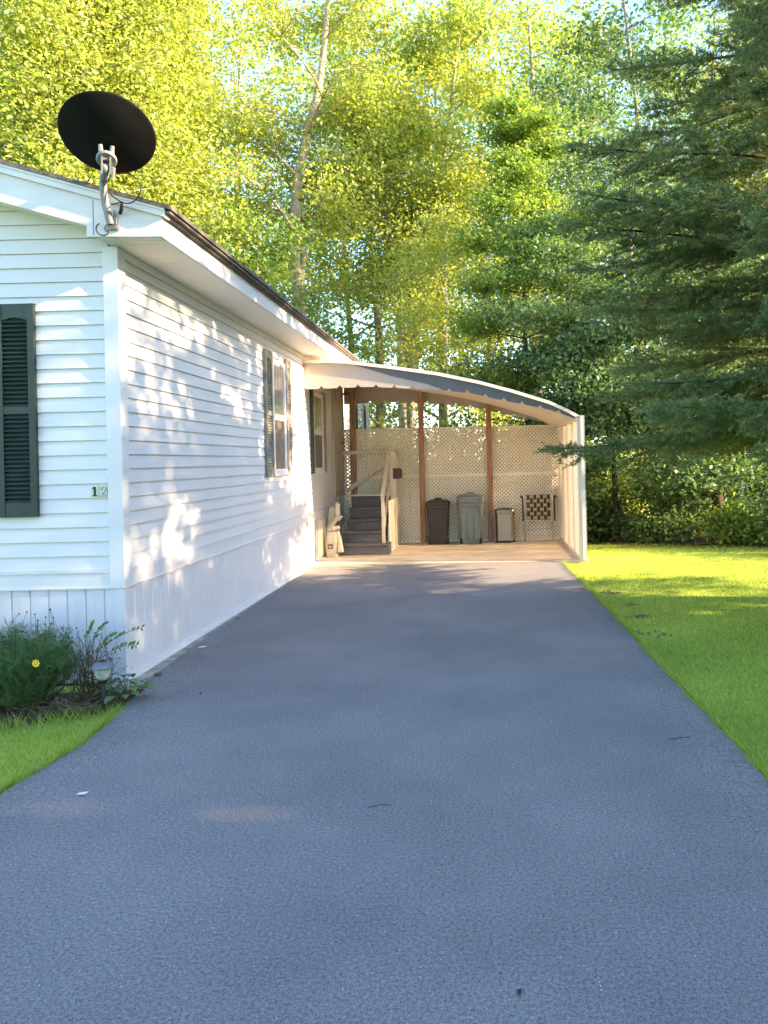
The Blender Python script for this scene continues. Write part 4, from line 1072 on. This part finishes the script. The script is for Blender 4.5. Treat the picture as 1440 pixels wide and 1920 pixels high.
# garden bed at the front of the house
bed = MB(); rb_ = np.random.default_rng(9)
bx = np.linspace(-7, -2.30, 60); by = np.linspace(0, 1, 10)
for x in bx:
    yf = float(np.interp(x, [-7, -2.84, -2.69, -2.47, -2.33], [4.50, 4.50, 4.56, 4.68, 4.80]))
    for t in by:
        bed.v.append((x, yf+(5.42-yf)*t, -.035+.06*math.sin(math.pi*min(1, t*1.2+.0))*(.7+.5*noise.noise((x*4, t*5, 0)))))
bed.f = [(i*10+j, i*10+j+1, (i+1)*10+j+1, (i+1)*10+j) for i in range(59) for j in range(9)]
tag(bed.build('garden_soil', M['mulch'], smooth=True), kind='structure')

def feathery(name, label, x, y, w_, d_, h, ns, seed, flower=None):
    rng = np.random.default_rng(seed); o = thing(name, (x, y, 0), label, 'flowering plant')
    st_ = MB(); A, B_ = [], []; heads = MB(); thin = MB()
    for k in range(ns):
        a = rng.random()*6.28; r = math.sqrt(rng.random()); hh = h*(.62+.42*rng.random())*(1-.30*r*r)
        e = np.array([x+math.cos(a)*r*w_, y+math.sin(a)*r*d_, hh]); s0 = np.array([x+math.cos(a)*r*w_*.45, y+math.sin(a)*r*d_*.45, -.02])
        m_ = (s0+e)/2+rng.normal(size=3)*.03
        if k % 4 == 0: st_.tube([s0, m_, e], [.004, .003, .0015], 4)
        for j in range(20):
            u = .12+.88*rng.random()**.8; p = s0*(1-u)**2+2*m_*u*(1-u)+e*u*u
            dv = rng.normal(size=3); dv[2] = abs(dv[2])*.6+.35; dv /= np.linalg.norm(dv); l2 = .04+.07*rng.random()
            A.append(p); B_.append(p+dv*l2)
        if rng.random() < .16:
            p = e; q = e+np.array([rng.normal()*.03, rng.normal()*.03, .06+.12*rng.random()])
            thin.tube([p, (p+q)/2+rng.normal(size=3)*.005, q], .0012, 4)
            heads.lathe([(.0, -.005), (.005, -.003), (.006, .002), (.0, .006)], 6, tuple(q))
    st_.build('stem', M['twig'], o); thin.build('flower_stalk', M['twig'], o); heads.build('seed_head', M['digit'], o)
    A = np.array(A); B_ = np.array(B_); n0 = len(A); per = 13
    idx = np.repeat(np.arange(n0), per); n = len(idx); u = rng.random(n)[:, None]
    P0 = A[idx]+(B_[idx]-A[idx])*u; dv = (B_-A)[idx]; dv /= np.linalg.norm(dv, axis=1)[:, None]
    dv = dv+rng.normal(size=(n, 3))*.55; dv /= np.linalg.norm(dv, axis=1)[:, None]
    wv = np.cross(dv, rng.normal(size=(n, 3))); wv /= np.linalg.norm(wv, axis=1)[:, None]
    V = np.empty((n, 3, 3)); V[:, 0] = P0-wv*.0012; V[:, 1] = P0+wv*.0012; V[:, 2] = P0+dv*(.02+.03*rng.random(n))[:, None]
    soup('foliage', V.reshape(-1, 3), None, M['feather'], o, np.clip(.5+np.repeat(rng.normal(size=n0)*.2, per)+rng.normal(size=n)*.1, 0, 1), 3)
    if flower:
        fx, fy, fz = flower; b = MB()
        for k in range(8):
            a = k*math.pi/4
            p1 = (fx+.006*math.cos(a), fy-.004, fz+.006*math.sin(a)); c1 = (fx+.019*math.cos(a-.42), fy-.010, fz+.019*math.sin(a-.42)); c2 = (fx+.019*math.cos(a+.42), fy-.010, fz+.019*math.sin(a+.42)); t_ = (fx+.023*math.cos(a), fy-.006, fz+.023*math.sin(a))
            b.add([p1, c1, t_, c2], [(0,1,2,3)])
        b.lathe([(.0, -.004), (.007, .0), (.0, .006)], 8, (fx, fy-.006, fz), Matrix.Rotation(R(90), 4, 'X'))
        b.build('flower', M['yellow'], o); MB().tube([(fx, fy, fz), (fx+.01, fy+.05, fz-.12)], .0015, 4).build('flower_stalk', M['twig'], o)
    return o
feathery('feathery_plant', 'feathery green plant with one yellow flower below the house wall', -2.98, 4.86, .42, .30, .50, 330, 21, (-2.59, 4.45, .379))
feathery('feathery_plant', 'feathery green plant mostly cut by the left picture edge', -3.75, 4.88, .45, .30, .55, 230, 22)
# wiry shrub with leaning leaf sprays behind the path light
rng = np.random.default_rng(31)
o = thing('wiry_shrub', (-2.52, 4.98, 0), 'wiry dark shrub with leafy sprays leaning right behind the path light', 'shrub')
b = MB(); LC = []
for k in range(46):
    a = rng.random()*6.28; e = np.array([-2.55+math.cos(a)*.22*rng.random(), 4.98+math.sin(a)*.15, .10+.36*rng.random()]); s0 = np.array([-2.53+rng.normal()*.05, 4.98+rng.normal()*.05, -.02])
    m_ = (s0+e)/2+rng.normal(size=3)*.04; b.tube([s0, m_, e], [.004, .0028, .0012], 4)
    for q in range(4):
        e2 = m_+(e-m_)*rng.random()+rng.normal(size=3)*.05; b.tube([m_, e2], [.0018, .001], 4)
        LC.append(e2); LC.append(e2+rng.normal(size=3)*.02)
b.build('stem', M['twig'], o)
LC = np.array(LC); soup('foliage', leaf_quads(rng, LC, .022), None, M['feather'], o, rng.random(len(LC)))
sp = MB(); V = []; T = []
for (s0, e, n_) in [((-2.52, 4.98, .30), (-2.20, 4.93, .465), 11), ((-2.50, 4.96, .30), (-2.36, 4.90, .43), 8), ((-2.46, 4.97, .28), (-2.22, 4.90, .36), 9), ((-2.55, 4.97, .34), (-2.42, 4.9, .50), 8), ((-2.58, 4.97, .36), (-2.50, 4.9, .50), 7)]:
    s0, e = np.array(s0), np.array(e); m_ = (s0+e)/2+np.array([0, 0, .05]); pts = [s0*(1-u)**2+2*m_*u*(1-u)+e*u*u for u in np.linspace(0, 1, n_)]
    sp.tube(pts, .0018, 5)
    for i, p in enumerate(pts[2:]):
        for sg in (-1, 1):
            dv = np.array([.5, -.25, .1])+np.array([0.1*rng.normal(), .6*sg+.2*rng.normal(), sg*.55+.15*rng.normal()]); dv /= np.linalg.norm(dv); s_ = .030+.014*rng.random()
            wv = np.cross(dv, np.array([.2, 1., .4])+.3*rng.normal(size=3)); wv /= np.linalg.norm(wv)
            V += [p, p+dv*s_*.5-wv*s_*.25, p+dv*s_, p+dv*s_*.5+wv*s_*.25]; T.append(rng.random())
sp.build('spray_stem', M['twig'], o); soup('spray_leaf', np.array(V), None, M['nandina'], o, np.array(T))
# broad leaved plant under the path light
o = thing('broadleaf_plant', (-2.31, 4.93, 0), 'low broad leaved plant beside the path light at the asphalt', 'plant')
V = []; T = []; sp = MB()
for k in range(34):
    a = rng.random()*6.28; r = .03+.11*rng.random(); z = .05+.15*rng.random()*(1-r*3)
    c = np.array([-2.32+math.cos(a)*r, 4.95+math.sin(a)*r, z]); dv = np.array([math.cos(a), math.sin(a)-.3, -.25]); dv /= np.linalg.norm(dv); s_ = .055+.035*rng.random()
    wv = np.cross(dv, [0, 0, 1.]); wv /= np.linalg.norm(wv); nn = np.cross(wv, dv)
    sp.tube([(-2.32+rng.normal()*.02, 4.95+rng.normal()*.02, -.02), tuple(c)], .002, 4)
    tt = rng.random()
    for (u0, w0), (u1, w1) in zip([(0, .0), (.25, .33), (.6, .30)], [(.25, .33), (.6, .30), (1, 0.01)]):
        for sg in (-1, 1):
            V += [c+dv*s_*u0, c+dv*s_*u1-nn*s_*.12*u1, c+dv*s_*u1+wv*sg*w1*s_-nn*s_*.12*u1+nn*s_*.1*(w1 > .1), c+dv*s_*u0+wv*sg*w0*s_+nn*s_*.1*(w0 > .1)]; T.append(tt)
sp.build('stem', M['twig'], o); soup('foliage', np.array(V), None, M['nandina'] if False else M['oakleaf'], o, np.array(T))
b = MB(); rng = np.random.default_rng(77)
for k in range(120):
    c = np.array([-2.62+rng.normal()*.14, 4.78+rng.normal()*.07, .01+.05*rng.random()]); d = rng.normal(size=3); d[2] *= .45; d /= np.linalg.norm(d); l_ = .04+.09*rng.random()
    b.tube([c-d*l_, c+rng.normal(size=3)*.01, c+d*l_], [.0022, .002, .001], 4)
tag(b.build('dry_twigs', M['twig']), 'tangle of dry brown twigs on the bed left of the path light', 'twigs', kind='stuff')

# ---- grass blades
def blades(n, xr, yr, rej, seed, hmin, hmax, wd, patch=None):
    rng = np.random.default_rng(seed)
    y0, y1 = yr; u = rng.random(n); y = 1/(1/y0+(1/y1-1/y0)*u)
    x = xr[0]+(xr[1]-xr[0])*rng.random(n)
    k = ~rej(x, y); x, y = x[k], y[k]; n = len(x)
    # bare spots
    for px_, py_, r_ in patch or []:
        kk = ((x-px_)/1.6)**2+(y-py_)**2 > (r_*(.5+.8*rng.random(n)))**2; x, y = x[kk], y[kk]; n = len(x)
    z = gz(x, y)
    a = rng.random(n)*6.28; h = hmin+(hmax-hmin)*rng.random(n); ln = rng.normal(size=(n, 2))*.75
    wv = np.stack([np.cos(a), np.sin(a), 0*a], 1)*(wd*(1+y*.10))[:, None]*.5
    P0 = np.stack([x, y, z-.004], 1); tip = P0+np.stack([ln[:, 0]*h, ln[:, 1]*h, h], 1)
    V = np.empty((n, 3, 3)); V[:, 0] = P0-wv; V[:, 1] = P0+wv; V[:, 2] = tip
    nz = np.array([noise.noise((a_*.9, b_*.9, 3)) for a_, b_ in zip(x, y)])
    return V.reshape(-1, 3), np.clip(.5+nz*.6+rng.normal(size=n)*.24, 0, 1)
Ly = np.array([p[1] for p in L]); Lx = np.array([p[0] for p in L]); Ry = np.array([p[1] for p in Rr]); Rx = np.array([p[0] for p in Rr])
rejR = lambda x, y: ((y < 11.05) & (x < np.interp(y, Ry, Rx)-.015)) | ((y >= 11.05) & (x < 1.49)) | (x > y*.42+.7) | (x+y > 18.3)
V1, T1 = blades(420000, (1.05, 7.5), (2.6, 16.5), rejR, 1, .014, .042, .0042, [(1.37, 8.64, .12), (1.42, 7.29, .10), (1.40, 6.57, .13), (1.5, 7.9, .06)])
rejL = lambda x, y: (x > np.interp(y, Ly, Lx)+.02) | (y > np.interp(x, [-7, -2.84, -2.69, -2.47, -2.30], [4.52, 4.52, 4.60, 4.72, 4.86])+.0)
V2, T2 = blades(75000, (-4.6, -2.18), (2.9, 4.9), rejL, 2, .016, .046, .0042)
def edge_blades(tx, ty, y0, y1, n, seed, side):
    rng = np.random.default_rng(seed); y = y0+(y1-y0)*rng.random(n)
    x = np.interp(y, ty, tx)+side*(.012+np.abs(rng.normal(size=n))*.02)+.02*np.array([noise.noise((0, q*5, 2.2)) for q in y])
    h = .025+.05*rng.random(n); a = rng.random(n)*6.28; z = gz(x, y)+.012
    P0 = np.stack([x, y, z], 1); wv = np.stack([np.cos(a), np.sin(a), 0*a], 1)*.0028
    V = np.empty((n, 3, 3)); V[:, 0] = P0-wv; V[:, 1] = P0+wv
    V[:, 2] = P0+np.stack([-side*np.abs(rng.normal(size=n))*.7*h+rng.normal(size=n)*.3*h, rng.normal(size=n)*.6*h, h], 1)
    return V.reshape(-1, 3), np.clip(.2+rng.normal(size=n)*.25, 0, 1)
V3, T3 = edge_blades(Rx, Ry, 2.4, 11.0, 5200, 5, 1); V4, T4 = edge_blades(Lx, Ly, 2.9, 4.85, 1300, 6, -1)
V1 = np.vstack([V1, V3]); T1 = np.concatenate([T1, T3]); V2 = np.vstack([V2, V4]); T2 = np.concatenate([T2, T4])
tag(soup('lawn_grass', np.vstack([V1, V2]), None, M['grass'], None, np.concatenate([T1, T2]), 3), 'short green lawn grass on both sides of the driveway', 'grass', kind='stuff')
for k, (px_, py_, r_, lb) in enumerate([(1.37, 8.64, .10, 0), (1.42, 7.29, .085, 0), (1.42, 6.57, .12, 0), (1.5, 7.9, .05, 0)]):
    b = MB(); rr = random.Random(k)
    for q in range(26):
        a = rr.random()*6.283; r = r_*math.sqrt(rr.random())*1.05; x_, y_ = px_+1.5*r*math.cos(a), py_+r*math.sin(a); s_ = .006+.013*rr.random()
        b.lathe([(.0, -s_*.5), (s_*(.8+.5*rr.random()), -s_*.1), (s_*.7, s_*.4), (.0, s_*.7)], 6, (x_, y_, float(gz(x_, y_))+.008), Matrix.Rotation(rr.random()*3, 4, 'Z') @ Matrix.Rotation(rr.random()*.6, 4, 'X'))
    tag(b.build('soil_clods', M['thatch']), 'loose brown soil clods in a bare spot of the right lawn edge', 'soil', 'bare spots along the lawn edge', 'stuff')
# longer tufts along the edge of the bed
rng = np.random.default_rng(12); n = 900
x = -4.4+2.05*rng.random(n); y = np.interp(x, [-7, -2.84, -2.69, -2.47, -2.33], [4.50, 4.50, 4.56, 4.68, 4.80])+rng.normal(size=n)*.03
h = .04+.08*rng.random(n); a = rng.random(n)*6.28; P0 = np.stack([x, y, 0*x-.03], 1); wv = np.stack([np.cos(a), np.sin(a), 0*a], 1)*.003
V = np.empty((n, 3, 3)); V[:, 0] = P0-wv; V[:, 1] = P0+wv; V[:, 2] = P0+np.stack([rng.normal(size=n)*.5*h, rng.normal(size=n)*.5*h, h], 1)
tag(soup('edge_grass', V.reshape(-1, 3), None, M['grass'], None, rng.random(n)*.7, 3), 'longer grass tufts along the bed edge', 'grass', kind='stuff')

# ------------------------------------------------------------------ light, sky, camera
EL, AZ = R(21.5), R(97)          # sun azimuth clockwise from +Y: from the right, slightly behind
sv = Vector((math.cos(EL)*math.sin(AZ), math.cos(EL)*math.cos(AZ), math.sin(EL)))
sd = bpy.data.lights.new('sun', 'SUN'); sd.energy = 4.6; sd.angle = R(.75); sd.color = (1.0, .75, .46)
so = bpy.data.objects.new('sun', sd); COL.objects.link(so); so.rotation_euler = (-sv).to_track_quat('-Z', 'Y').to_euler(); so.location = sv*60
wd = bpy.data.worlds.new('World'); scene.world = wd; wd.use_nodes = True
nt = wd.node_tree; nt.nodes.clear()
sk = nt.nodes.new('ShaderNodeTexSky'); sk.sky_type = 'NISHITA'; sk.sun_disc = False; sk.sun_elevation = EL; sk.sun_rotation = AZ
sk.air_density = 1.0; sk.dust_density = .6; sk.ozone_density = 3.0
bg = nt.nodes.new('ShaderNodeBackground'); bg.inputs[1].default_value = .15
ow = nt.nodes.new('ShaderNodeOutputWorld'); nt.links.new(sk.outputs[0], bg.inputs[0]); nt.links.new(bg.outputs[0], ow.inputs[0])

cam = bpy.data.cameras.new('camera'); co = bpy.data.objects.new('camera', cam); COL.objects.link(co)
cam.sensor_width = 36; cam.sensor_fit = 'AUTO'; cam.lens = 1450/1920*36
cam.shift_x = (720-904)/1920; cam.shift_y = -(960-862)/1920
cam.clip_start = .05; cam.clip_end = 1200
co.matrix_world = Matrix.Translation((0, 0, EYE)) @ Matrix.Rotation(R(90), 4, 'X') @ Matrix.Rotation(R(-1.3), 4, 'Z')
scene.camera = co
scene.view_settings.view_transform = 'Standard'; scene.view_settings.look = 'None'
scene.view_settings.exposure = 2.72; scene.view_settings.gamma = 1.0
scene.render.engine = 'CYCLES'
scene.cycles.max_bounces = 8; scene.cycles.diffuse_bounces = 6; scene.cycles.transmission_bounces = 4; scene.cycles.transparent_max_bounces = 4
scene.cycles.use_denoising = True
for o in list(bpy.data.objects):
    if '_w' in o: del o['_w']
